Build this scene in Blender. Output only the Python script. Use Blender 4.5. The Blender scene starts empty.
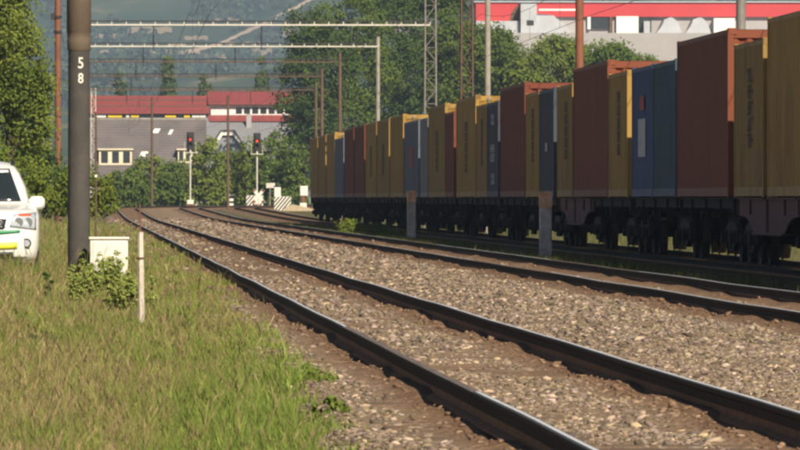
import bpy, bmesh, math, random
import numpy as np
from mathutils import Vector, Matrix, noise as mnoise

rnd = random.Random(7)
rng = np.random.default_rng(11)
sc = bpy.context.scene
COL = sc.collection
R = math.radians

# ------------------------------------------------------------------ camera, sky, sun, exposure
F = 8300.0                      # focal length in pixels of an 800 px wide frame
CZ = 1.32                       # camera height above the sleeper tops
cam = bpy.data.cameras.new('camera')
cam.sensor_width = 36.0
cam.lens = 36.0 * F / 800.0
cam.clip_start = 0.5
cam.clip_end = 20000
cam.dof.use_dof = True
cam.dof.focus_distance = 135
cam.dof.aperture_fstop = 48
camo = bpy.data.objects.new('camera', cam)
COL.objects.link(camo)
camo.location = (0, 0, CZ)
camo.rotation_euler = (R(90 - 0.1864), 0, R(-2.174))
sc.camera = camo

SUN_TRAVEL = Vector((-0.44, 1.0, -0.90)).normalized()
elev = math.asin(-SUN_TRAVEL.z)
azim = math.atan2(-SUN_TRAVEL.x, -SUN_TRAVEL.y)
world = bpy.data.worlds.new('World')
sc.world = world
world.use_nodes = True
wn = world.node_tree.nodes
sky = wn.new('ShaderNodeTexSky')
sky.sky_type = 'NISHITA'
sky.sun_disc = False
sky.sun_elevation = elev
sky.sun_rotation = azim
sky.air_density = 0.6
sky.dust_density = 0.6
bg = wn['Background']
bg.inputs['Strength'].default_value = 0.05
world.node_tree.links.new(sky.outputs['Color'], bg.inputs['Color'])

sun = bpy.data.lights.new('sun', 'SUN')
sun.energy = 5.0
sun.angle = R(0.53)
sun.color = (1.0, 0.88, 0.71)
suno = bpy.data.objects.new('sun', sun)
COL.objects.link(suno)
suno.rotation_euler = SUN_TRAVEL.to_track_quat('-Z', 'Y').to_euler()
suno.location = (60, -120, 120)

sc.view_settings.view_transform = 'Standard'
sc.view_settings.look = 'None'
sc.view_settings.gamma = 1.0
sc.view_settings.exposure = 0.52
sc.view_settings.use_curve_mapping = False
sc.cycles.pixel_filter_type = 'BLACKMAN_HARRIS'
sc.cycles.filter_width = 2.6
sc.cycles.use_denoising = True
sc.cycles.max_bounces = 8
sc.cycles.volume_bounces = 0
sc.cycles.transparent_max_bounces = 8
sc.cycles.sample_clamp_indirect = 4.0

# ------------------------------------------------------------------ helpers
def smooth(a, b, x):
    t = np.clip((x - a) / (b - a), 0, 1)
    return t * t * (3 - 2 * t)

def zt(Y):                       # the line climbs a little towards the crossing
    return 0.5 * smooth(420, 700, Y)

def shift(Y):                    # and bends right beyond it
    d = np.maximum(0, Y - 630.0)
    return d * d / 660.0

def gz(X, Y):                    # ground height
    X = np.asarray(X, float); Y = np.asarray(Y, float)
    z = -0.13 + zt(Y)
    near = 1 - smooth(300, 420, Y)
    z = z + 0.2 * smooth(0.2, 1.1, -X) * near
    z = z + 0.03 * np.sin(X * 2.1 + Y * 0.23) * near
    z = z + 3.0 * smooth(800, 1400, Y)
    z = z + 78.0 * smooth(1200, 6100, Y) ** 1.4
    s = np.clip((Y - 5700) / 2900.0, 0, 1)
    z = z + 330 * s * (1.35 - 0.35 * s)
    amp = smooth(1800, 5600, Y)
    z = z + amp * (13 * np.sin(X / 150.0 + Y / 240.0) + 8 * np.sin(X / 67.0 - Y / 170.0 + 1.3) + 4 * np.sin(X / 31.0 + Y / 91.0))
    return z

def slope_Y(x, y):             # where the hillside shows at a given spot of the frame
    Y = 2000.0
    while float(gz((x - 85.0) * Y / F, Y)) < CZ + (198.0 - y) * Y / F and Y < 8600:
        Y += 6
    return Y

def px(x, Y):                    # world X of an 800 px column at distance Y
    return (x - 85.0) * Y / F

def pz(y, Y):                    # world Z of a 450 px row at distance Y
    return CZ + (198.0 - y) * Y / F

class MB:
    """collects polygons; build() links them as one mesh object"""
    def __init__(s):
        s.v = []; s.f = []; s.m = []
    def add(s, verts, faces, mi=0):
        o = len(s.v)
        s.v += [tuple(p) for p in verts]
        s.f += [tuple(i + o for i in f) for f in faces]
        s.m += [mi] * len(faces)
        return s
    def box(s, x0, x1, y0, y1, z0, z1, mi=0, M=None):
        p = [(x0, y0, z0), (x1, y0, z0), (x1, y1, z0), (x0, y1, z0), (x0, y0, z1), (x1, y0, z1), (x1, y1, z1), (x0, y1, z1)]
        if M is not None:
            p = [M @ Vector(q) for q in p]
        return s.add(p, [(0, 3, 2, 1), (4, 5, 6, 7), (0, 1, 5, 4), (1, 2, 6, 5), (2, 3, 7, 6), (3, 0, 4, 7)], mi)
    def cbox(s, x0, x1, y0, y1, z0, z1, c=0.01, mi=0, M=None):   # chamfered box
        xs = (x0, x1); ys = (y0, y1); zs = (z0, z1)
        pts = []; idx = {}
        for i in range(2):
            for j in range(2):
                for k in range(2):
                    for a in range(3):
                        p = [xs[i], ys[j], zs[k]]
                        for b in range(3):
                            if b != a:
                                p[b] += c * (1 if (i, j, k)[b] == 0 else -1)
                        idx[(i, j, k, a)] = len(pts)
                        pts.append(p)
        faces = []
        for a in range(3):
            b, d = (a + 1) % 3, (a + 2) % 3
            for e in range(2):
                q = []
                for (u, w) in ((0, 0), (1, 0), (1, 1), (0, 1)):
                    t = [0, 0, 0]; t[a] = e; t[b] = u; t[d] = w
                    q.append(idx[(*t, a)])
                faces.append(q if e else q[::-1])
        for a in range(3):          # edge chamfers, running along axis a
            b, d = (a + 1) % 3, (a + 2) % 3
            for u in range(2):
                for w in range(2):
                    t0 = [0, 0, 0]; t0[b] = u; t0[d] = w
                    t1 = list(t0); t1[a] = 1
                    q = [idx[(*t0, b)], idx[(*t1, b)], idx[(*t1, d)], idx[(*t0, d)]]
                    faces.append(q if (u + w) % 2 else q[::-1])
        for i in range(2):
            for j in range(2):
                for k in range(2):
                    q = [idx[(i, j, k, a)] for a in range(3)]
                    faces.append(q if (i + j + k) % 2 else q[::-1])
        if M is not None:
            pts = [M @ Vector(q) for q in pts]
        return s.add(pts, faces, mi)
    def tube(s, path, radii, n=8, mi=0, caps=True):
        path = [Vector(p) for p in path]
        if not hasattr(radii, '__len__'):
            radii = [radii] * len(path)
        rings = []
        up = None
        for i, p in enumerate(path):
            d = (path[min(i + 1, len(path) - 1)] - path[max(i - 1, 0)]).normalized()
            if up is None:
                up = Vector((1, 0, 0)) if abs(d.x) < 0.9 else Vector((0, 0, 1))
            a = d.cross(up).normalized(); b = d.cross(a).normalized()
            up = -b.cross(d).cross(d) if False else up
            rings.append([p + radii[i] * (math.cos(2 * math.pi * k / n) * a + math.sin(2 * math.pi * k / n) * b) for k in range(n)])
        vs = [q for r_ in rings for q in r_]
        fs = []
        for i in range(len(path) - 1):
            for k in range(n):
                k2 = (k + 1) % n
                fs.append((i * n + k, (i + 1) * n + k, (i + 1) * n + k2, i * n + k2))
        if caps:
            fs.append(tuple(range(n)))
            fs.append(tuple((len(path) - 1) * n + k for k in reversed(range(n))))
        return s.add(vs, fs, mi)
    def prism(s, poly, axis, a0, a1, mi=0):      # 2-D polygon extruded along an axis
        n = len(poly)
        def P(q, a):
            return {'x': (a, q[0], q[1]), 'y': (q[0], a, q[1]), 'z': (q[0], q[1], a)}[axis]
        vs = [P(q, a0) for q in poly] + [P(q, a1) for q in poly]
        fs = [(i, (i + 1) % n, n + (i + 1) % n, n + i) for i in range(n)]
        fs += [tuple(range(n))[::-1], tuple(range(n, 2 * n))]
        return s.add(vs, fs, mi)
    def mesh(s, name, mats, smooth_=False, fix=True):
        me = bpy.data.meshes.new(name)
        me.from_pydata(s.v, [], s.f)
        if not isinstance(mats, (list, tuple)):
            mats = [mats]
        for m in mats:
            me.materials.append(m)
        me.polygons.foreach_set('material_index', s.m)
        if fix:
            bm = bmesh.new(); bm.from_mesh(me)
            bmesh.ops.recalc_face_normals(bm, faces=bm.faces)
            bm.to_mesh(me); bm.free()
        if smooth_:
            me.polygons.foreach_set('use_smooth', [True] * len(me.polygons))
            me.update()
            try:
                me.set_sharp_from_angle(angle=R(38))
            except Exception:
                pass
        me.update()
        return me
    def build(s, name, mats, parent=None, smooth_=False, loc=None, fix=True):
        return link(name, s.mesh(name, mats, smooth_, fix), parent, loc)

def link(name, me, parent=None, loc=None, rz=None):
    o = bpy.data.objects.new(name, me)
    COL.objects.link(o)
    if parent is not None:
        o.parent = parent
    if loc is not None:
        o.location = loc
    if rz is not None:
        o.rotation_euler = (0, 0, rz)
    return o

def empty(name, loc=(0, 0, 0), rz=0):
    o = bpy.data.objects.new(name, None)
    o.empty_display_size = 0.2
    COL.objects.link(o)
    o.location = loc
    o.rotation_euler = (0, 0, rz)
    return o

def tag(o, label=None, cat=None, group=None, kind=None):
    if label: o['label'] = label
    if cat: o['category'] = cat
    if group: o['group'] = group
    if kind: o['kind'] = kind
    return o

def big_mesh(name, verts, loops, sizes, mats, colors=None, mi=None):
    me = bpy.data.meshes.new(name)
    me.vertices.add(len(verts))
    me.vertices.foreach_set('co', np.ascontiguousarray(verts, dtype=np.float32).ravel())
    me.loops.add(len(loops))
    me.loops.foreach_set('vertex_index', np.ascontiguousarray(loops, dtype=np.int32))
    me.polygons.add(len(sizes))
    starts = np.concatenate([[0], np.cumsum(sizes)[:-1]]).astype(np.int32)
    me.polygons.foreach_set('loop_start', starts)
    me.polygons.foreach_set('loop_total', np.ascontiguousarray(sizes, dtype=np.int32))
    for m in (mats if isinstance(mats, (list, tuple)) else [mats]):
        me.materials.append(m)
    if colors is not None:
        at = me.color_attributes.new('tint', 'FLOAT_COLOR', 'POINT')
        c4 = np.ones((len(verts), 4), np.float32); c4[:, :3] = colors
        at.data.foreach_set('color', c4.ravel())
    me.update(calc_edges=True)
    me.validate()
    return me

# ------------------------------------------------------------------ materials
def lin(r, g, b):
    def f(c):
        c /= 255.0
        return c / 12.92 if c <= 0.04045 else ((c + 0.055) / 1.055) ** 2.4
    return (f(r), f(g), f(b))

def mat(name, col, rough=0.7, var=0.25, scale=6.0, bump=0.0, bscale=None, metal=0.0, spec=0.4, second=None, amount=0.5, sscale=3.0, stretch=(1, 1, 1), coat=0.0, alpha=None):
    m = bpy.data.materials.new(name)
    m.use_nodes = True
    nt = m.node_tree; N = nt.nodes; L = nt.links
    b = N['Principled BSDF']
    b.inputs['Roughness'].default_value = rough
    b.inputs['Metallic'].default_value = metal
    b.inputs['Specular IOR Level'].default_value = spec
    if coat:
        b.inputs['Coat Weight'].default_value = coat
    tc = N.new('ShaderNodeTexCoord')
    oi = N.new('ShaderNodeObjectInfo')
    mp = N.new('ShaderNodeMapping'); mp.inputs['Scale'].default_value = stretch
    ad = N.new('ShaderNodeVectorMath'); ad.operation = 'ADD'
    mu = N.new('ShaderNodeVectorMath'); mu.operation = 'SCALE'
    cx = N.new('ShaderNodeCombineXYZ')
    for k in 'XYZ':
        L.new(oi.outputs['Random'], cx.inputs[k])
    L.new(cx.outputs[0], mu.inputs[0]); mu.inputs['Scale'].default_value = 37.0
    L.new(tc.outputs['Object'], ad.inputs[0]); L.new(mu.outputs[0], ad.inputs[1])
    L.new(ad.outputs[0], mp.inputs['Vector'])
    n1 = N.new('ShaderNodeTexNoise'); n1.inputs['Scale'].default_value = scale; n1.inputs['Detail'].default_value = 5
    n1.inputs['Roughness'].default_value = 0.65
    L.new(mp.outputs[0], n1.inputs['Vector'])
    cr = N.new('ShaderNodeValToRGB')
    cr.color_ramp.elements[0].position = 0.28; cr.color_ramp.elements[1].position = 0.72
    cr.color_ramp.elements[0].color = (*[c * (1 - var) for c in col], 1)
    cr.color_ramp.elements[1].color = (*[min(1, c * (1 + var)) for c in col], 1)
    L.new(n1.outputs['Fac'], cr.inputs['Fac'])
    out = cr.outputs['Color']
    if second is not None:
        n2 = N.new('ShaderNodeTexNoise'); n2.inputs['Scale'].default_value = sscale; n2.inputs['Detail'].default_value = 6
        n2.inputs['Roughness'].default_value = 0.7
        L.new(mp.outputs[0], n2.inputs['Vector'])
        c2 = N.new('ShaderNodeValToRGB')
        c2.color_ramp.elements[0].position = 0.62 - 0.3 * amount; c2.color_ramp.elements[1].position = 0.78 - 0.3 * amount
        L.new(n2.outputs['Fac'], c2.inputs['Fac'])
        mx = N.new('ShaderNodeMix'); mx.data_type = 'RGBA'
        L.new(c2.outputs['Color'], mx.inputs[0]); L.new(out, mx.inputs[6]); mx.inputs[7].default_value = (*second, 1)
        out = mx.outputs[2]
    L.new(out, b.inputs['Base Color'])
    if bump:
        n3 = N.new('ShaderNodeTexNoise'); n3.inputs['Scale'].default_value = bscale or scale * 4; n3.inputs['Detail'].default_value = 4
        L.new(mp.outputs[0], n3.inputs['Vector'])
        bp = N.new('ShaderNodeBump'); bp.inputs['Strength'].default_value = bump; bp.inputs['Distance'].default_value = 0.02
        L.new(n3.outputs['Fac'], bp.inputs['Height']); L.new(bp.outputs[0], b.inputs['Normal'])
    return m

def tint_mat(name, rough=0.8, translucent=0.0, spec=0.2, fine=0.0, fscale=40):
    m = bpy.data.materials.new(name)
    m.use_nodes = True
    nt = m.node_tree; N = nt.nodes; L = nt.links
    b = N['Principled BSDF']; out = N['Material Output']
    b.inputs['Roughness'].default_value = rough
    b.inputs['Specular IOR Level'].default_value = spec
    a = N.new('ShaderNodeAttribute'); a.attribute_name = 'tint'
    c = a.outputs['Color']
    if fine:
        tc = N.new('ShaderNodeTexCoord')
        n = N.new('ShaderNodeTexNoise'); n.inputs['Scale'].default_value = fscale; n.inputs['Detail'].default_value = 3
        L.new(tc.outputs['Object'], n.inputs['Vector'])
        mr = N.new('ShaderNodeMapRange'); mr.inputs['From Min'].default_value = .3; mr.inputs['From Max'].default_value = .7
        mr.inputs['To Min'].default_value = 1 - fine; mr.inputs['To Max'].default_value = 1 + fine
        L.new(n.outputs['Fac'], mr.inputs['Value'])
        vm = N.new('ShaderNodeVectorMath'); vm.operation = 'SCALE'
        L.new(c, vm.inputs[0]); L.new(mr.outputs[0], vm.inputs['Scale'])
        c = vm.outputs[0]
    L.new(c, b.inputs['Base Color'])
    if translucent:
        t = N.new('ShaderNodeBsdfTranslucent')
        L.new(c, t.inputs['Color'])
        mx = N.new('ShaderNodeMixShader'); mx.inputs[0].default_value = translucent
        L.new(b.outputs[0], mx.inputs[1]); L.new(t.outputs[0], mx.inputs[2]); L.new(mx.outputs[0], out.inputs['Surface'])
    return m

def glow(name, col, s):
    m = bpy.data.materials.new(name); m.use_nodes = True
    b = m.node_tree.nodes['Principled BSDF']
    b.inputs['Base Color'].default_value = (*col, 1)
    b.inputs['Emission Color'].default_value = (*col, 1)
    b.inputs['Emission Strength'].default_value = s
    return m

RUST = (0.16, 0.062, 0.026)
M = {}
M['leaf'] = tint_mat('foliage', 0.75, 0.2)
M['grass'] = tint_mat('grass_blades', 0.8, 0.25)
M['stone'] = tint_mat('ballast_stone', 0.9, 0, 0.15, 0.25, 60)
M['rail_side'] = mat('rail_rust_dark', (0.046, 0.034, 0.023), 0.8, 0.35, 3, 0.3, 60, spec=0.08)
M['rail_foot'] = mat('rail_rust_brown', (0.27, 0.15, 0.082), 0.9, 0.35, 4, 0.3, 60, spec=0.1, stretch=(3, 1.5, 3))
M['rail_dark'] = mat('rail_dark_steel', (0.045, 0.042, 0.036), 0.6, 0.3, 3, spec=0.2, stretch=(4, .3, 1))
M['rail_top'] = mat('rail_polished_painted_glint', (0.52, 0.54, 0.55), 0.5, 0.15, 4, metal=0.0, stretch=(8, 0.3, 1))  # polished running band, its glint put into a pale matte colour
M['rail_worn'] = mat('rail_rusty_steel', (0.15, 0.115, 0.085), 0.6, 0.3, 4, metal=0.2, stretch=(8, 0.3, 1))
M['sleeper'] = mat('weathered_sleeper_wood', (0.15, 0.10, 0.062), 0.9, 0.4, 5, 0.5, 30, second=(0.09, 0.055, 0.03), stretch=(0.6, 4, 2))
M['plate'] = mat('rusty_rail_fastening', (0.135, 0.080, 0.046), 0.95, 0.35, 30, 0.3, 90)
M['concrete'] = mat('weathered_concrete', (0.33, 0.30, 0.255), 0.88, 0.18, 4, 0.3, 30, second=(0.19, 0.17, 0.14), sscale=2, amount=.4)
M['concrete_dark'] = mat('dark_stained_concrete', (0.062, 0.056, 0.049), 0.85, 0.15, 3, 0.25, 40, second=(0.085, 0.075, 0.06), sscale=1.5, amount=.4)
M['concrete_brown'] = mat('brown_stained_concrete', (0.125, 0.092, 0.062), 0.85, 0.15, 3, 0.25, 40, second=(0.085, 0.062, 0.042), sscale=1.5, stretch=(1, 1, .4))
M['post_concrete'] = mat('old_concrete_post', (0.58, 0.54, 0.49), 0.9, 0.2, 5, 0.4, 30, second=(0.38, 0.34, 0.29))  # the post body's own pale concrete
M['post_sun_paint'] = mat('painted_sunlit_concrete', (0.74, 0.40, 0.22), 0.9, 0.3, 8, 0.3, 40, second=(0.80, 0.66, 0.50), sscale=6)  # orange-white tone stands in for sunlight on the post tops
M['rust_steel'] = mat('rust_red_painted_steel', (0.22, 0.085, 0.045), 0.7, 0.25, 3, 0.15, 40, second=(0.12, 0.055, 0.035), sscale=2, stretch=(1, 1, .25))
M['brown_steel'] = mat('brown_steel', (0.12, 0.075, 0.05), 0.75, 0.25, 3)
M['grey_steel'] = mat('dull_galvanised_steel', (0.24, 0.225, 0.20), 0.6, 0.2, 3, metal=0.2)
M['pale_steel'] = mat('pale_galvanised_steel', (0.62, 0.58, 0.50), 0.55, 0.12, 2, metal=0.1)
M['dark_steel'] = mat('dark_steel', (0.035, 0.032, 0.03), 0.65, 0.3, 4)
M['wire'] = mat('copper_wire_dark', (0.05, 0.045, 0.04), 0.6, 0.1, 1)
M['white_paint'] = mat('white_weathered_paint', (0.74, 0.71, 0.62), 0.7, 0.08, 3, 0.1, 30, second=(0.55, 0.49, 0.38), sscale=3, amount=.25)
M['black_paint'] = mat('black_paint', (0.03, 0.028, 0.026), 0.7, 0.2, 5)
M['stake'] = mat('white_limed_wood', (0.60, 0.53, 0.44), 0.9, 0.2, 8, 0.4, 50, second=(0.28, 0.19, 0.13), sscale=7, amount=.4, stretch=(1, 1, .4))
M['bark'] = mat('bark', (0.07, 0.05, 0.035), 0.9, 0.35, 6, 0.6, 30)
M['lamp_red'] = glow('lit_red_lamp', (1.0, 0.05, 0.025), 2.6)

# ------------------------------------------------------------------ ground, hills
def grid_mesh(name, xs, ys, zf, material, colf=None):
    nx, ny = len(xs), len(ys)
    XX, YY = np.meshgrid(xs, ys)
    XX = XX.ravel(); YY = YY.ravel()
    V = np.stack([XX, YY, zf(XX, YY)], 1)
    i = np.arange(nx - 1); j = np.arange(ny - 1)
    I, J = np.meshgrid(i, j); a = (J * nx + I).ravel()
    q = np.stack([a, a + 1, a + nx + 1, a + nx], 1)
    me = big_mesh(name, V, q.ravel(), np.full(len(q), 4), material, None if colf is None else colf(XX, YY))
    me.polygons.foreach_set('use_smooth', [True] * len(me.polygons))
    return me

def ground_material():
    m = bpy.data.materials.new('dry_earth_and_turf'); m.use_nodes = True
    nt = m.node_tree; N = nt.nodes; L = nt.links; b = N['Principled BSDF']
    b.inputs['Roughness'].default_value = 0.95; b.inputs['Specular IOR Level'].default_value = 0.1
    tc = N.new('ShaderNodeTexCoord')
    n1 = N.new('ShaderNodeTexNoise'); n1.inputs['Scale'].default_value = 1.1; n1.inputs['Detail'].default_value = 8
    n2 = N.new('ShaderNodeTexNoise'); n2.inputs['Scale'].default_value = 0.012; n2.inputs['Detail'].default_value = 6; n2.inputs['Roughness'].default_value = .62
    for n in (n1, n2): L.new(tc.outputs['Object'], n.inputs['Vector'])
    c1 = N.new('ShaderNodeValToRGB')
    e = c1.color_ramp.elements
    e[0].position = .35; e[0].color = (0.055, 0.065, 0.020, 1)
    e[1].position = .65; e[1].color = (0.15, 0.125, 0.055, 1)
    L.new(n1.outputs['Fac'], c1.inputs['Fac'])
    c2 = N.new('ShaderNodeValToRGB')
    e = c2.color_ramp.elements
    e[0].position = .40; e[0].color = (0.030, 0.050, 0.022, 1)
    e[1].position = .72; e[1].color = (0.30, 0.22, 0.13, 1)
    k = e.new(.56); k.color = (0.055, 0.075, 0.028, 1)
    k = e.new(.62); k.color = (0.13, 0.12, 0.055, 1)
    L.new(n2.outputs['Fac'], c2.inputs['Fac'])
    sp = N.new('ShaderNodeSeparateXYZ'); L.new(tc.outputs['Object'], sp.inputs[0])
    mr = N.new('ShaderNodeMapRange'); mr.inputs['From Min'].default_value = 900; mr.inputs['From Max'].default_value = 1400
    L.new(sp.outputs['Y'], mr.inputs['Value'])
    mx = N.new('ShaderNodeMix'); mx.data_type = 'RGBA'
    L.new(mr.outputs[0], mx.inputs[0]); L.new(c1.outputs[0], mx.inputs[6]); L.new(c2.outputs[0], mx.inputs[7])
    L.new(mx.outputs[2], b.inputs['Base Color'])
    return m
M['ground'] = ground_material()
xs = np.concatenate([np.linspace(-2000, -60, 60), np.linspace(-50, -12, 10), np.arange(-10, 20, 0.6), np.linspace(20, 120, 26)[1:], np.linspace(130, 900, 60), np.linspace(915, 2600, 60)])
ys = np.concatenate([np.linspace(-140, 20, 8), np.arange(24, 320, 2.0), np.linspace(324, 900, 60), np.linspace(920, 5400, 90), np.arange(5430, 7300, 30), np.linspace(7340, 8700, 20)])
tag(link('ground', grid_mesh('ground', xs, ys, gz, M['ground'])), kind='structure')

# ------------------------------------------------------------------ ballast bed
TRACKS = (3.08, 7.93, 12.2)
HALF = 0.7525
RT = 0.172
RAILX = [t + s * HALF for t in TRACKS for s in (-1, 1)]

def vnoise(X, Y, f, seed=0.0):
    return np.array([mnoise.noise((x * f + seed, y * f - seed, seed * 1.7)) for x, y in zip(X.ravel(), Y.ravel())]).reshape(X.shape)

def railness(X, Y):
    x = X - shift(Y)
    d = np.min(np.abs(x[:, None] - np.array(RAILX)[None, :]), axis=1)
    return 1 - smooth(0.10, 0.42, d)

EARTH = np.array([0.235, 0.170, 0.112])
RUSTY = np.array([0.170, 0.100, 0.058])
TANS = np.array([0.265, 0.210, 0.158])

def bed_z(X, Y):
    x = X - shift(Y)
    left = 1.28 + 0.0 * Y
    z = -0.022 + zt(Y) + 0.012 * np.sin(x * 3.1 + Y * 0.9) + 0.014 * np.sin(Y * 0.31 + x) + 0.008 * np.sin(Y * 1.7 - 2.2 * x)
    mid = np.exp(-((x - 5.55) / 0.9) ** 2)
    z = z + 0.05 * mid
    for rx, hb in ((TRACKS[0] - HALF, .042), (TRACKS[0] + HALF, .042), (TRACKS[1] - HALF, .075), (TRACKS[1] + HALF, .075)):
        z = z + hb * np.exp(-((x - rx) / 0.20) ** 4)
    z = z - 0.2 * smooth(0.55, 0.0, x - left + 0.25) - 0.25 * smooth(14.2, 15.2, x) - 0.05 * np.exp(-((x - 10.0) / 0.6) ** 2)
    return z

def bed_mat():
    m = bpy.data.materials.new('rusty_gravel_bed'); m.use_nodes = True
    nt = m.node_tree; N = nt.nodes; L = nt.links; b = N['Principled BSDF']
    b.inputs['Roughness'].default_value = 0.95; b.inputs['Specular IOR Level'].default_value = 0.1
    a = N.new('ShaderNodeAttribute'); a.attribute_name = 'tint'
    tc = N.new('ShaderNodeTexCoord')
    v = N.new('ShaderNodeTexVoronoi'); v.inputs['Scale'].default_value = 26
    n = N.new('ShaderNodeTexNoise'); n.inputs['Scale'].default_value = 9; n.inputs['Detail'].default_value = 8; n.inputs['Roughness'].default_value = .7
    n0 = N.new('ShaderNodeTexNoise'); n0.inputs['Scale'].default_value = 0.9; n0.inputs['Detail'].default_value = 4
    for q in (v, n, n0): L.new(tc.outputs['Object'], q.inputs['Vector'])
    sep = N.new('ShaderNodeSeparateColor'); L.new(v.outputs['Color'], sep.inputs[0])
    m1 = N.new('ShaderNodeMapRange'); m1.inputs['To Min'].default_value = .62; m1.inputs['To Max'].default_value = 1.35
    L.new(sep.outputs[0], m1.inputs['Value'])
    m2 = N.new('ShaderNodeMapRange'); m2.inputs['From Min'].default_value = .3; m2.inputs['From Max'].default_value = .7; m2.inputs['To Min'].default_value = .65; m2.inputs['To Max'].default_value = 1.35
    L.new(n.outputs['Fac'], m2.inputs['Value'])
    m3 = N.new('ShaderNodeMapRange'); m3.inputs['From Min'].default_value = .3; m3.inputs['From Max'].default_value = .7; m3.inputs['To Min'].default_value = .8; m3.inputs['To Max'].default_value = 1.2
    L.new(n0.outputs['Fac'], m3.inputs['Value'])
    p = N.new('ShaderNodeMath'); p.operation = 'MULTIPLY'; L.new(m1.outputs[0], p.inputs[0]); L.new(m2.outputs[0], p.inputs[1])
    p2 = N.new('ShaderNodeMath'); p2.operation = 'MULTIPLY'; L.new(p.outputs[0], p2.inputs[0]); L.new(m3.outputs[0], p2.inputs[1])
    s = N.new('ShaderNodeVectorMath'); s.operation = 'SCALE'; L.new(a.outputs['Color'], s.inputs[0]); L.new(p2.outputs[0], s.inputs['Scale'])
    L.new(s.outputs[0], b.inputs['Base Color'])
    bp = N.new('ShaderNodeBump'); bp.inputs['Strength'].default_value = .7; bp.inputs['Distance'].default_value = .03
    L.new(v.outputs['Distance'], bp.inputs['Height']); L.new(bp.outputs[0], b.inputs['Normal'])
    return m
M['bed'] = bed_mat()

def bed_color(X, Y):
    r = railness(X, Y)[:, None]
    x = X - shift(Y)
    c = EARTH[None] * (1 - r) + RUSTY[None] * r
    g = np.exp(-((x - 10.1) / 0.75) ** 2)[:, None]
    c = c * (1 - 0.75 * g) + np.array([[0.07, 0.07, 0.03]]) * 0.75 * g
    return c
bx = np.arange(0.7, 15.6, 0.16)
by = np.concatenate([np.arange(-30, 30, 2.0), np.arange(30, 110, 0.5), np.arange(110, 300, 2.0), np.arange(300, 860, 6.0)])
nx = len(bx)
XX, YY = np.meshgrid(bx, by)
Xs = (XX + shift(YY)).ravel(); Ys = YY.ravel()
V = np.stack([Xs, Ys, bed_z(Xs, Ys)], 1)
I, J = np.meshgrid(np.arange(nx - 1), np.arange(len(by) - 1)); a = (J * nx + I).ravel()
q = np.stack([a, a + 1, a + nx + 1, a + nx], 1)
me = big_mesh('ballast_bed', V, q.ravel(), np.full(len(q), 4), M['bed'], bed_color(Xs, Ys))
me.polygons.foreach_set('use_smooth', [True] * len(me.polygons))
tag(link('ballast_bed', me), kind='structure')

# loose ballast stones
t_ = (1 + 5 ** .5) / 2
ICO = np.array([(-1, t_, 0), (1, t_, 0), (-1, -t_, 0), (1, -t_, 0), (0, -1, t_), (0, 1, t_), (0, -1, -t_), (0, 1, -t_), (t_, 0, -1), (t_, 0, 1), (-t_, 0, -1), (-t_, 0, 1)]) / math.sqrt(1 + t_ * t_)
ICF = np.array([(0, 11, 5), (0, 5, 1), (0, 1, 7), (0, 7, 10), (0, 10, 11), (1, 5, 9), (5, 11, 4), (11, 10, 2), (10, 7, 6), (7, 1, 8), (3, 9, 4), (3, 4, 2), (3, 2, 6), (3, 6, 8), (3, 8, 9), (4, 9, 5), (2, 4, 11), (6, 2, 10), (8, 6, 7), (9, 8, 1)])
OCT = np.array([(1, 0, 0), (-1, 0, 0), (0, 1, 0), (0, -1, 0), (0, 0, 1), (0, 0, -1)], float)
OCF = np.array([(0, 2, 4), (2, 1, 4), (1, 3, 4), (3, 0, 4), (2, 0, 5), (1, 2, 5), (3, 1, 5), (0, 3, 5)])

def rand_rot(n):
    qn = rng.normal(size=(n, 4)); qn /= np.linalg.norm(qn, axis=1, keepdims=True)
    w, x, y, z = qn.T
    return np.stack([np.stack([1 - 2 * (y * y + z * z), 2 * (x * y - z * w), 2 * (x * z + y * w)], 1),
                     np.stack([2 * (x * y + z * w), 1 - 2 * (x * x + z * z), 2 * (y * z - x * w)], 1),
                     np.stack([2 * (x * z - y * w), 2 * (y * z + x * w), 1 - 2 * (x * x + y * y)], 1)], 1)

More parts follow.
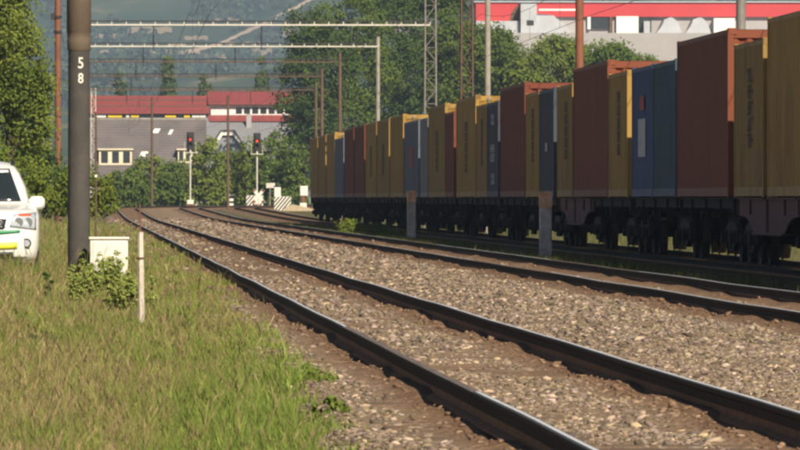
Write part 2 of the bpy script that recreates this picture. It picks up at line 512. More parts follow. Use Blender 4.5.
def stones(n, y0, y1, base, faces, size, power):
    u = rng.random(n * 3)
    Y = (y0 ** (1 - power) + u * (y1 ** (1 - power) - y0 ** (1 - power))) ** (1 / (1 - power))
    xmax = np.minimum(9.2, Y * 760 / F + 0.3)
    X = 1.25 + rng.random(n * 3) * 8.0
    keep = (X < xmax)
    # fewer between the rails of each track, most on the six-foot way and the shoulder
    dens = np.full(n * 3, .62)
    dens[(X > 2.4) & (X < 3.75)] = 0.44
    dens[(X > 7.25) & (X < 8.6)] = 0.05
    dens[(X > 1.25) & (X < 2.25)] = 0.40
    dens[X > 8.8] = 0.25
    for rx in RAILX[:4]:
        dens[np.abs(X - rx) < 0.10] = 0
        dens[(np.abs(X - rx) >= 0.10) & (np.abs(X - rx) < 0.36)] *= 0.25
    pat = 0.55 + 0.45 * np.sin(X * 2.3 + 1.7 * np.sin(Y * .35)) * np.sin(Y * 0.55 + X)
    keep &= rng.random(n * 3) < dens * (0.45 + 0.55 * pat)
    X = X[keep][:n]; Y = Y[keep][:n]
    n = len(X)
    s = size * np.clip(rng.lognormal(0, 0.42, n), 0.45, 2.3) * (1 + np.maximum(0, Y - 90) / 160)
    P = base[None] * (1 + rng.uniform(-.34, .34, (n, len(base), 1)))
    P = P * (s[:, None, None] * np.stack([rng.uniform(.9, 1.9, n), rng.uniform(.7, 1.2, n), rng.uniform(.35, .85, n)], 1)[:, None, :])
    ya = rng.normal(0, .5, n); ti = rng.normal(0, .28, n)
    cy_, sy_ = np.cos(ya)[:, None], np.sin(ya)[:, None]; ct, st = np.cos(ti)[:, None], np.sin(ti)[:, None]
    x_, y_, z_ = P[..., 0], P[..., 1], P[..., 2]
    x_, z_ = x_ * ct - z_ * st, x_ * st + z_ * ct
    P = np.stack([x_ * cy_ - y_ * sy_, x_ * sy_ + y_ * cy_, z_], 2)
    Z = bed_z(X, Y) + s * 0.06
    P += np.stack([X, Y, Z], 1)[:, None, :]
    k = rng.random(n)
    tone = np.where(k < .10, rng.uniform(1.3, 2.0, n), np.where(k < .62, rng.uniform(.75, 1.1, n), rng.uniform(.32, .75, n)))
    c = TANS[None] * tone[:, None] * np.stack([np.ones(n), rng.uniform(.92, 1.02, n), rng.uniform(.78, 1.10, n)], 1)
    r = railness(X, Y)[:, None] * 0.75
    c = np.clip(c * (1 - r) + RUSTY[None] * 1.1 * r, 0, .62)
    nb = len(base)
    fl = (faces[None] + (np.arange(n) * nb)[:, None, None]).reshape(-1)
    return P.reshape(-1, 3), fl, n * len(faces), np.repeat(c, nb, 0)
A = stones(46000, 35, 74, ICO, ICF, 0.0135, 1.3)
B = stones(56000, 74, 480, OCT, OCF, 0.020, 1.5)
V = np.concatenate([A[0], B[0]]); Lp = np.concatenate([A[1], B[1] + len(A[0])])
me = big_mesh('ballast_stones', V, Lp, np.full(A[2] + B[2], 3), M['stone'], np.concatenate([A[3], B[3]]))
tag(link('ballast_stones', me), 'loose tan and grey ballast stones between and beside the rails', 'gravel', kind='stuff')

# ------------------------------------------------------------------ railway tracks
prof = [(-.075, 0), (.075, 0), (.075, .012), (.014, .030), (.010, .045), (.010, .072), (.010, .125), (.034, .140), (.036, .156), (.033, .166), (.014, .1725), (-.012, .172), (-.030, .168), (-.036, .156), (-.034, .140), (-.010, .125), (-.010, .072), (-.010, .045), (-.014, .030), (-.075, .012)]
def wob(Y, k):
    f = 1 - smooth(120, 200, Y) * .3
    lat = 0.0045 * math.sin(Y * 0.34 + k * 2.1) + 0.004 * math.sin(Y * 0.19 + k) + 0.0015 * math.sin(Y * .9 + 3 * k)
    ver = 0.0035 * math.sin(Y * 0.29 + 1.3 * k) - 0.003 * math.exp(-(((Y - 36 + k * 4) % 25 - 12.5) / 2.2) ** 2)
    return lat * f, ver * f

def rail_piece(x0, y0, y1, k, worn):
    b = MB(); ysn = []
    y = y0
    while y < y1 - 1e-6:
        ysn.append(y); y += 1.25 if y < 140 else 6.0
    ysn.append(y1)
    n = len(prof); vs = []
    for y in ysn:
        l, v = wob(y, k)
        dx = float(shift(y)); z0 = float(zt(y))
        for (a_, c_) in prof:
            vs.append((x0 + dx + l + a_, y, z0 + v + c_))
    for i in range(len(ysn) - 1):
        for j in range(n):
            j2 = (j + 1) % n
            b.m.append(1 if j == 10 else 2 if j in (9, 11) else 3 if j in (0, 1, 2, 3, 4, 16, 17, 18, 19) else 0)
            b.f.append((i * n + j, i * n + j2, (i + 1) * n + j2, (i + 1) * n + j))
    b.f.append(tuple(range(n))[::-1]); b.m.append(0)
    b.f.append(tuple((len(ysn) - 1) * n + j for j in range(n))); b.m.append(0)
    b.v = vs
    return b

sb = MB()
sb.cbox(-1.3, 1.3, -.125, .125, -.15, 0.004, .012, 0)
for s in (-1, 1):
    x = s * HALF
    sb.cbox(x - .18, x + .18, -.085, .085, -.002, .016, .003, 1)
    for t in (-1, 1):
        sb.cbox(x + t * .115 - .04, x + t * .115 + .04, -.075, .075, .010, .025, .004, 1)
SLEEPER = sb.mesh('sleeper', [M['sleeper'], M['plate']])
track_labels = ('nearest railway track, running from the lower right corner along the grass verge',
                'middle railway track between the nearest track and the container train',
                'railway track under the container train')
for ti, X0 in enumerate(TRACKS):
    tr = tag(empty('railway_track', (X0, 36, 0)), track_labels[ti], 'railway track', 'parallel railway tracks')
    for si, s in enumerate((-1, 1)):
        k = ti * 2 + si
        y = {0: 49.2 - 25, 1: 33.0, 2: 28.0, 3: 30.0}.get(k, 20.0)
        j = 0
        while y < 830:
            step = 25.0 if y < 240 else 100.0
            y1 = min(y + step, 850)
            worn = (k == 0 and j == 1) or (k in (2, 3) and j % 3 == 1) or k > 3
            o = rail_piece(X0 + s * HALF, y, y1 - 0.008, k, worn).build('rail', [M['rail_side'], M['rail_worn'] if worn else M['rail_top'], M['rail_worn'] if worn else M['rail_dark'], M['rail_foot']], tr, fix=False)
            o.location = (-X0, -36, 0)
            y = y1; j += 1
    if ti < 2:
        yy = 35.0; cnt = 0
        while cnt < 165:
            o = link('sleeper', SLEEPER, tr)
            o.location = (rnd.uniform(-.03, .03), yy - 36, float(zt(yy)) - .030 + rnd.uniform(-.010, .004))
            o.rotation_euler = (rnd.uniform(-.02, .02), rnd.uniform(-.003, .003), rnd.uniform(-.012, .012))
            yy += 0.62 + rnd.uniform(-.02, .02); cnt += 1
    else:
        yy = 35.0
    fb = MB()
    while yy < 820:
        dx = float(shift(yy)); z0 = float(zt(yy))
        fb.box(dx - 1.3, dx + 1.3, yy - .125 - 36, yy + .125 - 36, z0 - .12, z0 + .002, 0)
        for s in (-1, 1):
            fb.box(dx + s * HALF - .17, dx + s * HALF + .17, yy - .08 - 36, yy + .08 - 36, z0, z0 + .035, 1)
        yy += 0.62
    tag(fb.build('distant_sleepers', [M['sleeper'], M['plate']], tr, fix=False), kind='stuff')

# ------------------------------------------------------------------ freight wagons and containers
def container_mat(name, col, rustamt=.36, var=.14):
    return mat(name, col, 0.62, var, 1.3, 0.12, 25, spec=.35, second=tuple(c * .45 + r_ * .35 for c, r_ in zip(col, RUST)), sscale=1.6, amount=rustamt, stretch=(1, 1, .28))
CM = {
    'yellow': container_mat('yellow_container_paint', (0.375, 0.228, 0.050)),
    'ochre': container_mat('dull_ochre_container_paint', (0.32, 0.20, 0.050)),
    'rust': container_mat('rust_brown_container_paint', (0.205, 0.056, 0.024)),
    'darkred': container_mat('dark_red_container_paint', (0.175, 0.042, 0.022)),
    'blue': container_mat('deep_blue_container_paint', (0.052, 0.092, 0.20)),
    'teal': container_mat('teal_blue_container_paint', (0.045, 0.095, 0.13)),
    'navy': container_mat('navy_grey_container_paint', (0.050, 0.065, 0.088)),
    'bluegrey': container_mat('blue_grey_container_paint', (0.13, 0.155, 0.19)),
    'palegrey': container_mat('pale_grey_container_paint', (0.22, 0.23, 0.235)),
}
M['door_gasket'] = mat('black_rubber_gasket', (0.02, 0.02, 0.02), .8, .1)
M['lock_rod'] = mat('zinc_lock_rod', (0.34, 0.30, 0.25), .5, .2, 10, metal=.4)
M['mark_dark'] = mat('faded_dark_lettering', (0.085, 0.065, 0.032), .7, .3, 5)
M['mark_white'] = mat('faded_white_lettering', (0.50, 0.50, 0.50), .7, .2, 5)
M['mark_red'] = mat('faded_red_mark', (0.36, 0.05, 0.05), .7, .2, 5)
M['casting'] = mat('corner_casting_steel', (0.09, 0.06, 0.045), .7, .3, 8)

CW = 2.438
def corr_strip(a0, a1, pitch, depth):
    """trapezoid corrugation along one axis: list of (position, offset)"""
    n = max(1, int(round((a1 - a0) / pitch)))
    p = (a1 - a0) / n; out = []
    for i in range(n):
        o = a0 + i * p
        out += [(o, 0), (o + p * .25, 0), (o + p * .5, -depth), (o + p * .75, -depth)]
    out.append((a1, 0))
    return out

CASTING = MB().cbox(0, .162, 0, .178, 0, .118, .008).mesh('corner_casting', None)
CMESH = {}
def container_meshes(L_, H_):
    key = (L_, H_)
    if key in CMESH:
        return CMESH[key]
    W = CW; d = {}
    fr = MB()
    for x in (-W / 2, W / 2 - .09):
        fr.box(x, x + .09, 0, L_, .02, .17)               # bottom side rails
        fr.box(x + .005, x + .085, 0.01, L_ - .01, H_ - .10, H_ - .02)
        for y in (0.0, L_ - .14):
            fr.box(x - .002, x + .092, y, y + .14, .17, H_ - .10)
    for y in (0.012, L_ - .14):
        fr.box(-W / 2 + .09, W / 2 - .09, y, y + .13, .03, .18)
        fr.box(-W / 2 + .09, W / 2 - .09, y, y + .11, H_ - .17, H_ - .03)
    d['frame'] = fr.mesh('frame', None)
    for nm, sx in (('left', -1), ('right', 1)):
        b = MB(); st = corr_strip(.14, L_ - .14, .278, .036)
        xo = sx * (W / 2 - .008)
        vs = []
        for (y, o) in st:
            vs += [(xo + sx * o, y, .17), (xo + sx * o, y, H_ - .10)]
        b.add(vs, [(2 * i, 2 * i + 2, 2 * i + 3, 2 * i + 1) for i in range(len(st) - 1)])
        d['side_' + nm] = b.mesh('side_panel', None, fix=False)
    b = MB(); st = corr_strip(.12, L_ - .12, .22, .02); vs = []
    for (y, o) in st:
        vs += [(-W / 2 + .06, y, H_ - .022 + o), (W / 2 - .06, y, H_ - .022 + o)]
    b.add(vs, [(2 * i, 2 * i + 1, 2 * i + 3, 2 * i + 2) for i in range(len(st) - 1)])
    d['roof'] = b.mesh('roof', None, fix=False)
    b = MB(); st = corr_strip(-W / 2 + .09, W / 2 - .09, .25, .045); vs = []
    for (x, o) in st:
        vs += [(x, .03 - o, .18), (x, .03 - o, H_ - .17)]
    b.add(vs, [(2 * i, 2 * i + 2, 2 * i + 3, 2 * i + 1) for i in range(len(st) - 1)])
    d['front'] = b.mesh('end_wall', None, fix=False)
    b = MB(); b.box(-W / 2 + .09, W / 2 - .09, L_ - .06, L_ - .05, .18, H_ - .17)
    d['back'] = b.mesh('end_wall', None)
    b = MB()
    for i in (0, 1):
        x0 = -W / 2 + .095 if i == 0 else .006
        x1 = -.006 if i == 0 else W / 2 - .095
        st = corr_strip(.185, H_ - .175, .45, .03)
        vs = []
        for (z, o) in st:
            vs += [(x0, .028 - o, z), (x1, .028 - o, z)]
        b2 = MB().add(vs, [(2 * k, 2 * k + 1, 2 * k + 3, 2 * k + 2) for k in range(len(st) - 1)])
        d['door%d' % i] = b2.mesh('door', None, fix=False)
        b3 = MB()
        d['rod_x%d' % i] = (x0 + .25 * (x1 - x0), x0 + .75 * (x1 - x0))
        for xx in (0.0,):
            b3.tube([(xx, -.004, .10), (xx, -.004, H_ - .07)], .02, 6)
            b3.box(xx - .05, xx + .05, -.02, .03, H_ - .13, H_ - .07)
            b3.box(xx - .03, xx + .22, -.03, -.012, 1.02, 1.06)
        d['rods%d' % i] = b3.mesh('lock_rod', None)
    d['casting_at'] = [(x, y, z) for x in (-W / 2 - .004, W / 2 - .158) for y in (-.004, L_ - .174) for z in (0, H_ - .118)]
    CMESH[key] = d
    return d

def recol(me, m):
    key = (me.name, m.name)
    if key not in RECOL:
        c = me.copy(); c.materials.clear(); c.materials.append(m); RECOL[key] = c
    return RECOL[key]
RECOL = {}

def letters(b, y0, y1, z0, z1, x, rows, sd):
    """blurred block of signwriting: upright strokes with joins, laid on the side panel"""
    r_ = random.Random(sd)
    h = (z1 - z0) / rows
    for i in range(rows):
        za = z0 + i * h + .06 * h; zb = z0 + (i + 1) * h - .06 * h
        n = 5; w = (y1 - y0) / n
        for j in range(n):
            ya = y0 + j * w
            b.box(x - .004, x, ya, ya + w * .32, za, zb)
            zz = za + (zb - za) * r_.choice((0, .42, .80))
            b.box(x - .004, x, ya + w * .32, ya + w * .86, zz, zz + (zb - za) * .2)

TC = TRACKS[2]; BASE = RT + 1.158
def container(Y, L_, H_, colour, label, doors, marks=()):
    d = container_meshes(L_, H_)
    c = tag(empty('shipping_container', (TC + rnd.uniform(-.012, .012), Y, BASE + float(zt(Y)))), label, 'container', 'containers loaded on the train')
    m = CM[colour]
    link('frame', recol(d['frame'], m), c)
    link('side_panel', recol(d['side_left'], m), c)
    link('side_panel', recol(d['side_right'], m), c)
    link('roof', recol(d['roof'], m), c)
    if doors:
        for i in (0, 1):
            o = link('door', recol(d['door%d' % i], m), c)
            for rx in d['rod_x%d' % i]:
                link('lock_rod', recol(d['rods0'], M['lock_rod']), o, (rx, 0, 0))
    else:
        link('end_wall', recol(d['front'], m), c)
    link('end_wall', recol(d['back'], m), c)
    for p in d['casting_at']:
        link('corner_casting', recol(CASTING, m), c, p)
    xf = -CW / 2 - .006
    for k, mk in enumerate(marks):
        kind, y0, y1, z0, z1 = mk
        b = MB()
        if kind == 'dark':
            letters(b, y0, y1, z0, z1, xf, 5, k + int(Y)); mm = M['mark_dark']
        elif kind == 'white':
            letters(b, y0, y1, z0, z1, xf, 2, k + int(Y)); mm = M['mark_white']
        elif kind == 'panel':
            b.box(xf - .004, xf, y0, y1, z0, z1); mm = M['mark_white']
        else:
            b.box(xf - .004, xf, y0, y1, z0, z1); mm = M['mark_red']
        b.build('painted_mark', mm, c)
    return c

C20, C40, LO, HI = 6.058, 12.192, 2.591, 2.896
# wagon frame materials
WM = {'maroon': mat('maroon_wagon_paint', (0.13, 0.052, 0.048), .8, .22, 2, .15, 30, second=(.09, .05, .04), sscale=3, amount=.35),
      'dark': mat('dark_wagon_paint', (0.020, 0.014, 0.011), .9, .3, 2, .15, 30, second=(.012, .009, .008), sscale=3, amount=.5)}  # second entry is far darker than the maroon
M['wheel'] = mat('wheel_steel', (0.03, 0.022, 0.017), .7, .3, 4)
M['bogie'] = mat('grimy_bogie_casting', (0.022, 0.016, 0.013), .85, .3, 5)

def wheel_mesh():
    b = MB(); pr = [(0.0, .07), (.10, .07), (.11, .03), (.36, .02), (.40, .06), (.46, .065), (.46, -.05), (.49, -.06), (.49, -.075), (.40, -.075), (.36, -.03), (.11, -.04), (.10, -.06), (0, -.06)]
    n = 20; vs = []
    for (r_, x) in pr:
        for k in range(n):
            a_ = 2 * math.pi * k / n
            vs.append((x, r_ * math.cos(a_), r_ * math.sin(a_)))
    fs = []
    for i in range(len(pr) - 1):
        for k in range(n):
            k2 = (k + 1) % n
            fs.append((i * n + k, i * n + k2, (i + 1) * n + k2, (i + 1) * n + k))
    b.add(vs, fs)
    bm = bmesh.new(); me = b.mesh('wheel', M['wheel'], fix=False)
    bm.from_mesh(me); bmesh.ops.remove_doubles(bm, verts=bm.verts, dist=1e-4); bmesh.ops.recalc_face_normals(bm, faces=bm.faces); bm.to_mesh(me); bm.free()
    return me
WHEEL = wheel_mesh()
def bogie_frame_mesh():
    b = MB()
    pts = [(-1.25, .62), (-1.25, .42), (-1.05, .36), (-.70, .40), (-.42, .24), (.42, .24), (.70, .40), (1.05, .36), (1.25, .42), (1.25, .62), (.95, .70), (.45, .74), (-.45, .74), (-.95, .70)]
    b.prism(pts, 'x', -.05, .05)
    for y in (-.9, .9):
        b.cbox(-.09, .09, y - .14, y + .14, .34, .60, .03)
        b.tube([(-.16, y, .46), (.10, y, .46)], .10, 10)
    for y in (-.16, 0, .16):
        b.tube([(0, y, .27), (0, y, .60)], .07, 8)
    return b.mesh('side_frame', M['bogie'])
SIDEF = bogie_frame_mesh()
bb = MB(); bb.cbox(-.95, .95, -.25, .25, .50, .78, .03); bb.cbox(-.3, .3, -.3, .3, .78, .93, .02)
for y in (-.9, .9):
    bb.tube([(-.75, y, .46), (.75, y, .46)], .085, 8)
BOLSTER = bb.mesh('bolster', M['bogie'])

def half_frame(mk):
    """one half of an articulated 80-foot flat wagon: deep fish-bellied side sills, cross members, container spigots (length 13.2)"""
    out = {}
    for nm, s in (('l', -1), ('r', 1)):
        b = MB(); x = s * 1.12
        prf = [(.15, .98), (.15, .70), (1.9, .66), (2.6, .60), (3.6, .40), (9.5, .40), (10.6, .60), (11.3, .66), (13.05, .70), (13.05, .98)] if mk == 'maroon' else [(.15, .98), (.15, .80), (13.05, .80), (13.05, .98)]
        b.prism(prf, 'x', x - .012, x + .012)
        b.box(x - .06, x + .06, .15, 13.05, .955, .985)
        if mk == 'maroon': b.box(x - .055, x + .055, 3.6, 9.5, .375, .405)
        for y in (.6, 3.2, 6.6, 10.0, 12.6):
            zb = (.42 if 3.7 < y < 9.4 else .70) if mk == 'maroon' else (.45 if 3 < y < 10.5 else .81)
            b.box(x - .05, x + .05, y - .02, y + .02, zb, .955)
        out['side_sill_' + nm] = b.mesh('side_sill', WM[mk])
    b = MB()
    b.box(-.35, .35, .05, 13.15, .60, .95); b.box(-.5, .5, 3.4, 9.8, .36, .62)
    for y in np.linspace(.3, 12.9, 9):
        b.box(-1.10, 1.10, y - .07, y + .07, .74, .94)
    out['centre_sill'] = b.mesh('centre_sill', WM['dark'])
    b = MB()
    b.box(-1.2, 1.2, -.02, .14, .80, 1.10)
    b.tube([(0, -.02, .95), (0, -.5, .9)], .05, 6)
    out['buffer_beam'] = b.mesh('buffer_beam', WM['dark'])
    return out
HF = {k: half_frame(k) for k in WM}
b = MB(); b.tube([(0, 0, .99), (0, -.45, .99), (0, -.451, .99), (0, -.50, .99)], [.09, .09, .22, .20], 14); BUFFER = b.mesh('buffer', M['bogie'])
SPIGOT = MB().box(-.06, .06, -.06, .06, .955, 1.02).mesh('container_spigot', M['bogie'])
# brake gear tanks
b = MB(); b.tube([(-.5, 0, .55), (.5, 0, .55)], .17, 12); TANK = b.mesh('air_tank', M['bogie'])

PITCH = 26.4
def wagon(Y, mk, label):   # the maroon ones have their deep sills on the far half only
    w = tag(empty('flat_wagon', (TC, Y, RT + float(zt(Y)))), label, 'wagon', 'flat wagons of the train')
    for h in (0, 1):
        d = HF[mk if h else 'dark']
        y0 = h * 13.2
        for k in ('side_sill_l', 'side_sill_r', 'centre_sill'):
            link(d[k].name.split('.')[0], d[k], w, (0, y0, .17))
        for y in (.62, 6.5, 6.9, 12.6):
            for x in (-1.14, 1.14):
                link('container_spigot', SPIGOT, w, (x, y0 + y, .17))
        link('air_tank', TANK, w, (0, y0 + 6.3 + h, 0))
    for (y, rz) in ((.06, 0), (PITCH - .06, math.pi)):
        e = link('buffer_beam', d['buffer_beam'], w, (0, y, .08), rz)
        for x in (-.9, .9):
            link('buffer', BUFFER, e, (x, 0, 0))
    for by_ in (2.1, 13.2, 24.3):
        g = link('bogie', BOLSTER, w, (0, by_, 0))
        for s in (-1, 1):
            link('side_frame', SIDEF, g, (s * 1.0, 0, 0))
            for y in (-.9, .9):
                link('wheel', WHEEL, g, (s * HALF, y, .46 + .03), math.pi if s < 0 else 0)
    return w

Y0 = 140.8
wl = ['flat wagon at the right edge under the two nearest yellow containers',
      'flat wagon under the tall rust-brown container and the two blue ones',
      'maroon flat wagon under the tall rust container between two short yellow ones',
      'flat wagon under the tall dark red container behind the nearer stubby post',
      'flat wagon under the navy container with white lettering',
      'flat wagon under the short dark red container between two yellow ones',
      'flat wagon behind the farther stubby post, under the blue-grey container',
      'flat wagon under the pair of yellow containers beyond the farther stubby post',
      'flat wagon under the pair of dark red containers far along the train',
      'flat wagon with one blue and one yellow container near the end of the train',
      'last flat wagon of the train, beside the level crossing barriers']
for i, lb in enumerate(wl):
    wagon(Y0 + (i - 1) * PITCH, 'maroon' if i in (0, 2) else 'dark', lb)

def slots(i):      # loading slots of wagon i: near half and far half
    y = Y0 + (i - 1) * PITCH
    return y + .70, y + .70 + 6.16, y + 13.42, y + 13.42 + 6.16
def DK(y=2.4, w=1.1, z=.85, h=1.35): return ('dark', y, y + w, z, z + h)
s = slots(0)
container(s[0], C20, LO, 'rust', 'rust container mostly cut off by the right edge of the picture', False)
container(s[1] - .02, C40, HI, 'yellow', 'tall yellow container cut by the right edge with large dark lettering', True, [('dark', 2.6, 5.6, .75, 2.25)])
container(s[3] + .1, C20, LO, 'ochre', 'short yellow container right of the tall rust one, nearest with whole dark lettering', True, [DK(2.2, 1.1, .8, 1.35)])
s = slots(1)
container(s[0], C40, HI, 'rust', 'tall rust-brown container with a bright red sunlit end, largest plain one', False)
container(s[2], C20, LO, 'teal', 'short teal-blue container touching the tall rust-brown one', False)
container(s[3], C20, LO, 'blue', 'deep blue container with a red mark and a white panel', True, [('red', 2.3, 3.6, 1.72, 2.0), ('panel', 1.9, 4.0, .80, 1.55)])
s = slots(2)
container(s[0], C20, LO, 'yellow', 'short yellow container with a bright orange sunlit end beside the deep blue one', False, [DK(2.2)])
container(s[1], C40, HI, 'rust', 'tall rust container between two short yellow ones', False)
container(s[3] + .1, C20, LO, 'ochre', 'short yellow container with dark lettering left of the second tall rust one', False, [DK(2.0)])
s = slots(3)
container(s[0], C20, LO, 'navy', 'short plain navy container with a pale end and a small pale mark', False, [('panel', 2.6, 3.4, 1.1, 1.3)])
container(s[1], C20, LO, 'yellow', 'short yellow container right of the tall dark red one', False, [DK(2.2)])
container(s[2], C40, HI, 'darkred', 'tall dark red container with no marks, middle of the train', False)
s = slots(4)
container(s[0], C20, LO, 'navy', 'short navy container with white lettering left of the tall dark red one', True, [('white', 1.9, 4.2, .95, 1.45), ('white', 2.0, 3.8, 1.95, 2.25), ('white', 2.0, 3.8, .35, .65)])
container(s[1], C20, LO, 'ochre', 'short yellow container left of the navy one with white lettering', False, [DK(2.2)])
container(s[2], C40, HI, 'yellow', 'tall yellow container with dark lettering and a glowing orange end, left of the navy one', True, [('dark', 5.0, 7.0, .70, 2.2)])
s = slots(5)
container(s[0], C20, LO, 'darkred', 'short dark red container between two tall yellow ones', False)
container(s[1], C40, HI, 'ochre', 'tall yellow container between the short dark red and the pale grey ones', True, [('dark', 5.0, 7.0, .8, 2.1)])
container(s[3] + .1, C20, LO, 'palegrey', 'short pale grey container above the farther stubby post', False)
s = slots(6)
container(s[0], C40, LO, 'bluegrey', 'long blue-grey container beside the pale grey one', False, [('red', 4.5, 7.5, 1.0, 1.7)])
container(s[2], C40, HI, 'yellow', 'tall yellow container with orange end left of the blue-grey one', True)
s = slots(7)
container(s[0], C40, HI, 'ochre', 'right one of the paired yellow containers left of the blue-grey one', False, [('dark', 5.0, 7.0, .8, 2.0)])
container(s[2], C40, HI, 'yellow', 'left one of the paired yellow containers, next to the far dark red pair', False, [('dark', 5.0, 7.0, .8, 2.0)])
s = slots(8)
container(s[0], C40, HI, 'darkred', 'right one of the two far dark red containers', False)
container(s[2], C40, HI, 'darkred', 'left one of the two far dark red containers', False)
s = slots(9)
container(s[0], C40, LO, 'bluegrey', 'far grey-blue container between dark red and yellow ones', False)
container(s[2], C40, HI, 'yellow', 'far yellow container with an orange end beside the far grey-blue one', True)
s = slots(10)
container(s[0], C40, HI, 'ochre', 'second to last container of the train, yellow', False)
container(s[2], C40, HI, 'yellow', 'last container of the train, yellow, at its left end', False)

# ------------------------------------------------------------------ masts, portals, wires
def text_mesh(txt, size, m):
    cu = bpy.data.curves.new('digit', 'FONT')
    cu.body = txt; cu.size = size; cu.extrude = .002; cu.align_x = 'CENTER'; cu.offset = .004
    to = bpy.data.objects.new('digit', cu); COL.objects.link(to)
    dg = bpy.context.evaluated_depsgraph_get()
    me = bpy.data.meshes.new_from_object(to.evaluated_get(dg))
    bpy.data.objects.remove(to)
    me.name = 'digit'; me.materials.clear(); me.materials.append(m)
    return me

YM = 134.0
mast = tag(empty('catenary_mast', (px(79, YM), YM, float(gz(-.1, YM)))), 'thick dark concrete mast numbered 58 standing in the grass', 'mast')
g0 = float(gz(-.1, YM))
zj = pz(51, YM) - g0
b = MB(); b.tube([(0, 0, -.3), (0, 0, 1.4), (0, 0, 1.42), (0, 0, zj)], [.180, .180, .177, .172], 28); b.build('lower_shaft', M['concrete_dark'], mast, True)
b = MB()
zz = [zj, zj + .02, zj + .10, pz(40, YM) - g0, pz(40, YM) - g0 + .012, pz(32, YM) - g0, pz(32, YM) - g0 + .012, 5.0, 9.5]
b.tube([(0, 0, z) for z in zz], [.176, .186, .190, .192, .186, .189, .198, .196, .17], 28); b.build('upper_sleeve', M['concrete_brown'], mast, True)
for dch, yy, hh in (('5', 68.4, .25), ('8', 83.2, .225)):
    o = link('digit', text_mesh(dch, hh, M['white_paint']), mast)
    o.rotation_euler = (R(90), 0, 0)
    o.location = (.03, -.183, pz(yy, YM) - g0)
    o.scale = (.8, 1, 1)
arm = MB(); arm.tube([(0, 0, 7.6), (3.2, 0, 8.0)], .04, 8); arm.tube([(0, 0, 6.6), (3.2, 0, 7.95)], .035, 8); arm.tube([(.1, 0, 6.3), (3.1, 0, 5.95)], .025, 8)
arm.build('cantilever_arm', M['grey_steel'], mast)

YR = 330.0
b = MB(); o = tag(empty('steel_post', (px(58, YR), YR, float(gz(px(58, YR), YR)))), 'slim rust-red steel post left of the numbered mast', 'post')
b.tube([(0, 0, -.3), (0, 0, 11)], [.135, .125], 14); b.build('shaft', M['rust_steel'], o, True)
for yy in (17, 32):
    z = pz(yy, YR) - o.location.z
    b = MB(); b.tube([(0, 0, z - .05), (0, 0, z + .05)], .17, 12)
    if yy == 17: b.box(-.28, -.12, -.1, .1, z - .12, z + .14)
    b.build('clamp', M['dark_steel'], o)

YP = 200.0
o = tag(empty('thin_pole', (px(96, YP), YP, float(gz(.27, YP)))), 'thin dark pole just right of the numbered mast', 'pole')
b = MB(); b.tube([(0, 0, -.2), (0, 0, pz(112, YP) - o.location.z)], .024, 8); b.build('shaft', M['brown_steel'], o)
b = MB(); b.box(-.03, .03, -.03, -.01, pz(176, YP) - o.location.z - .03, pz(176, YP) - o.location.z + .03); b.build('tag_plate', M['white_paint'], o)

def lattice_mast(name, X, Y, z0, z1, w, m, label, wt=None):
    o = tag(empty(name, (X, Y, z0)), label, 'mast')
    H_ = z1 - z0; wt = wt or w * .8
    def cw(z): return (w + (wt - w) * z / H_) / 2
    for sx in (-1, 1):
        for sy in (-1, 1):
            b = MB(); b.tube([(sx * cw(0), sy * cw(0), -.2), (sx * cw(H_), sy * cw(H_), H_)], .04, 5); b.build('leg', m, o)
    n = int(H_ / .62)
    b = MB()
    for i in range(n):
        za, zb = H_ * i / n, H_ * (i + 1) / n
        for sy in (-1, 1):
            s_ = 1 if i % 2 else -1
            b.tube([(-s_ * cw(za), sy * cw(za), za), (s_ * cw(zb), sy * cw(zb), zb)], .022, 4)
            b.tube([(sy * cw(za), -s_ * cw(za), za), (sy * cw(zb), s_ * cw(zb), zb)], .022, 4)
            b.tube([(-cw(zb), sy * cw(zb), zb), (cw(zb), sy * cw(zb), zb)], .018, 4)
    b.build('lacing', m, o)
    return o

def round_mast(name, X, Y, z1, r0, r1, m, label, cat='mast'):
    z0 = float(gz(X, Y))
    o = tag(empty(name, (X, Y, z0)), label, cat)
    b = MB(); b.tube([(0, 0, -.3), (0, 0, z1 - z0)], [r0, r1], 12); b.build('shaft', m, o, True)
    b = MB(); b.tube([(0, 0, z1 - z0), (0, 0, z1 - z0 + .04)], [r1 * 1.15, r1 * 1.1], 12); b.build('cap', M['dark_steel'], o)
    return o

def portal(Y, ybeam, xr, label, pale, beam_r=.05):
    zb = pz(ybeam, Y)
    x0 = -.1; x1 = px(xr, Y)
    o = tag(empty('overhead_portal_beam', (x0, Y, zb)), label, 'portal beam', 'portal beams over the tracks')
    m = M['pale_steel'] if pale else M['brown_steel']
    w = x1 - x0
    b = MB(); b.box(0, w, -.27, -.21, -.033, .033); b.box(0, w, .21, .27, -.033, .033); b.build('lower_chord', m, o)
    b = MB(); b.box(0, w, -.04, .04, .14, .20); b.build('upper_chord', M['dark_steel'], o)
    b = MB(); n = int(w / .63)
    for i in range(n + 1):
        x = w * i / n
        b.tube([(x, -.24, .03), (x, 0, .15)], .028, 4); b.tube([(x, .24, .03), (x, 0, .15)], .028, 4)
    b.build('lacing', m, o)
    for t in TRACKS:
        t = t + float(shift(Y)) * .7
        b = MB(); zc = -1.1
        b.tube([(t - x0, 0, 0), (t - x0, 0, zc)], .025, 6)
        for k in range(4):
            z = zc + .5 + k * .09
            b.tube([(t - x0, 0, z - .2), (t - x0, 0, z - .17)], .06, 8)
        b.build('hanger', M['dark_steel'], o)
    return x0, x1, zb

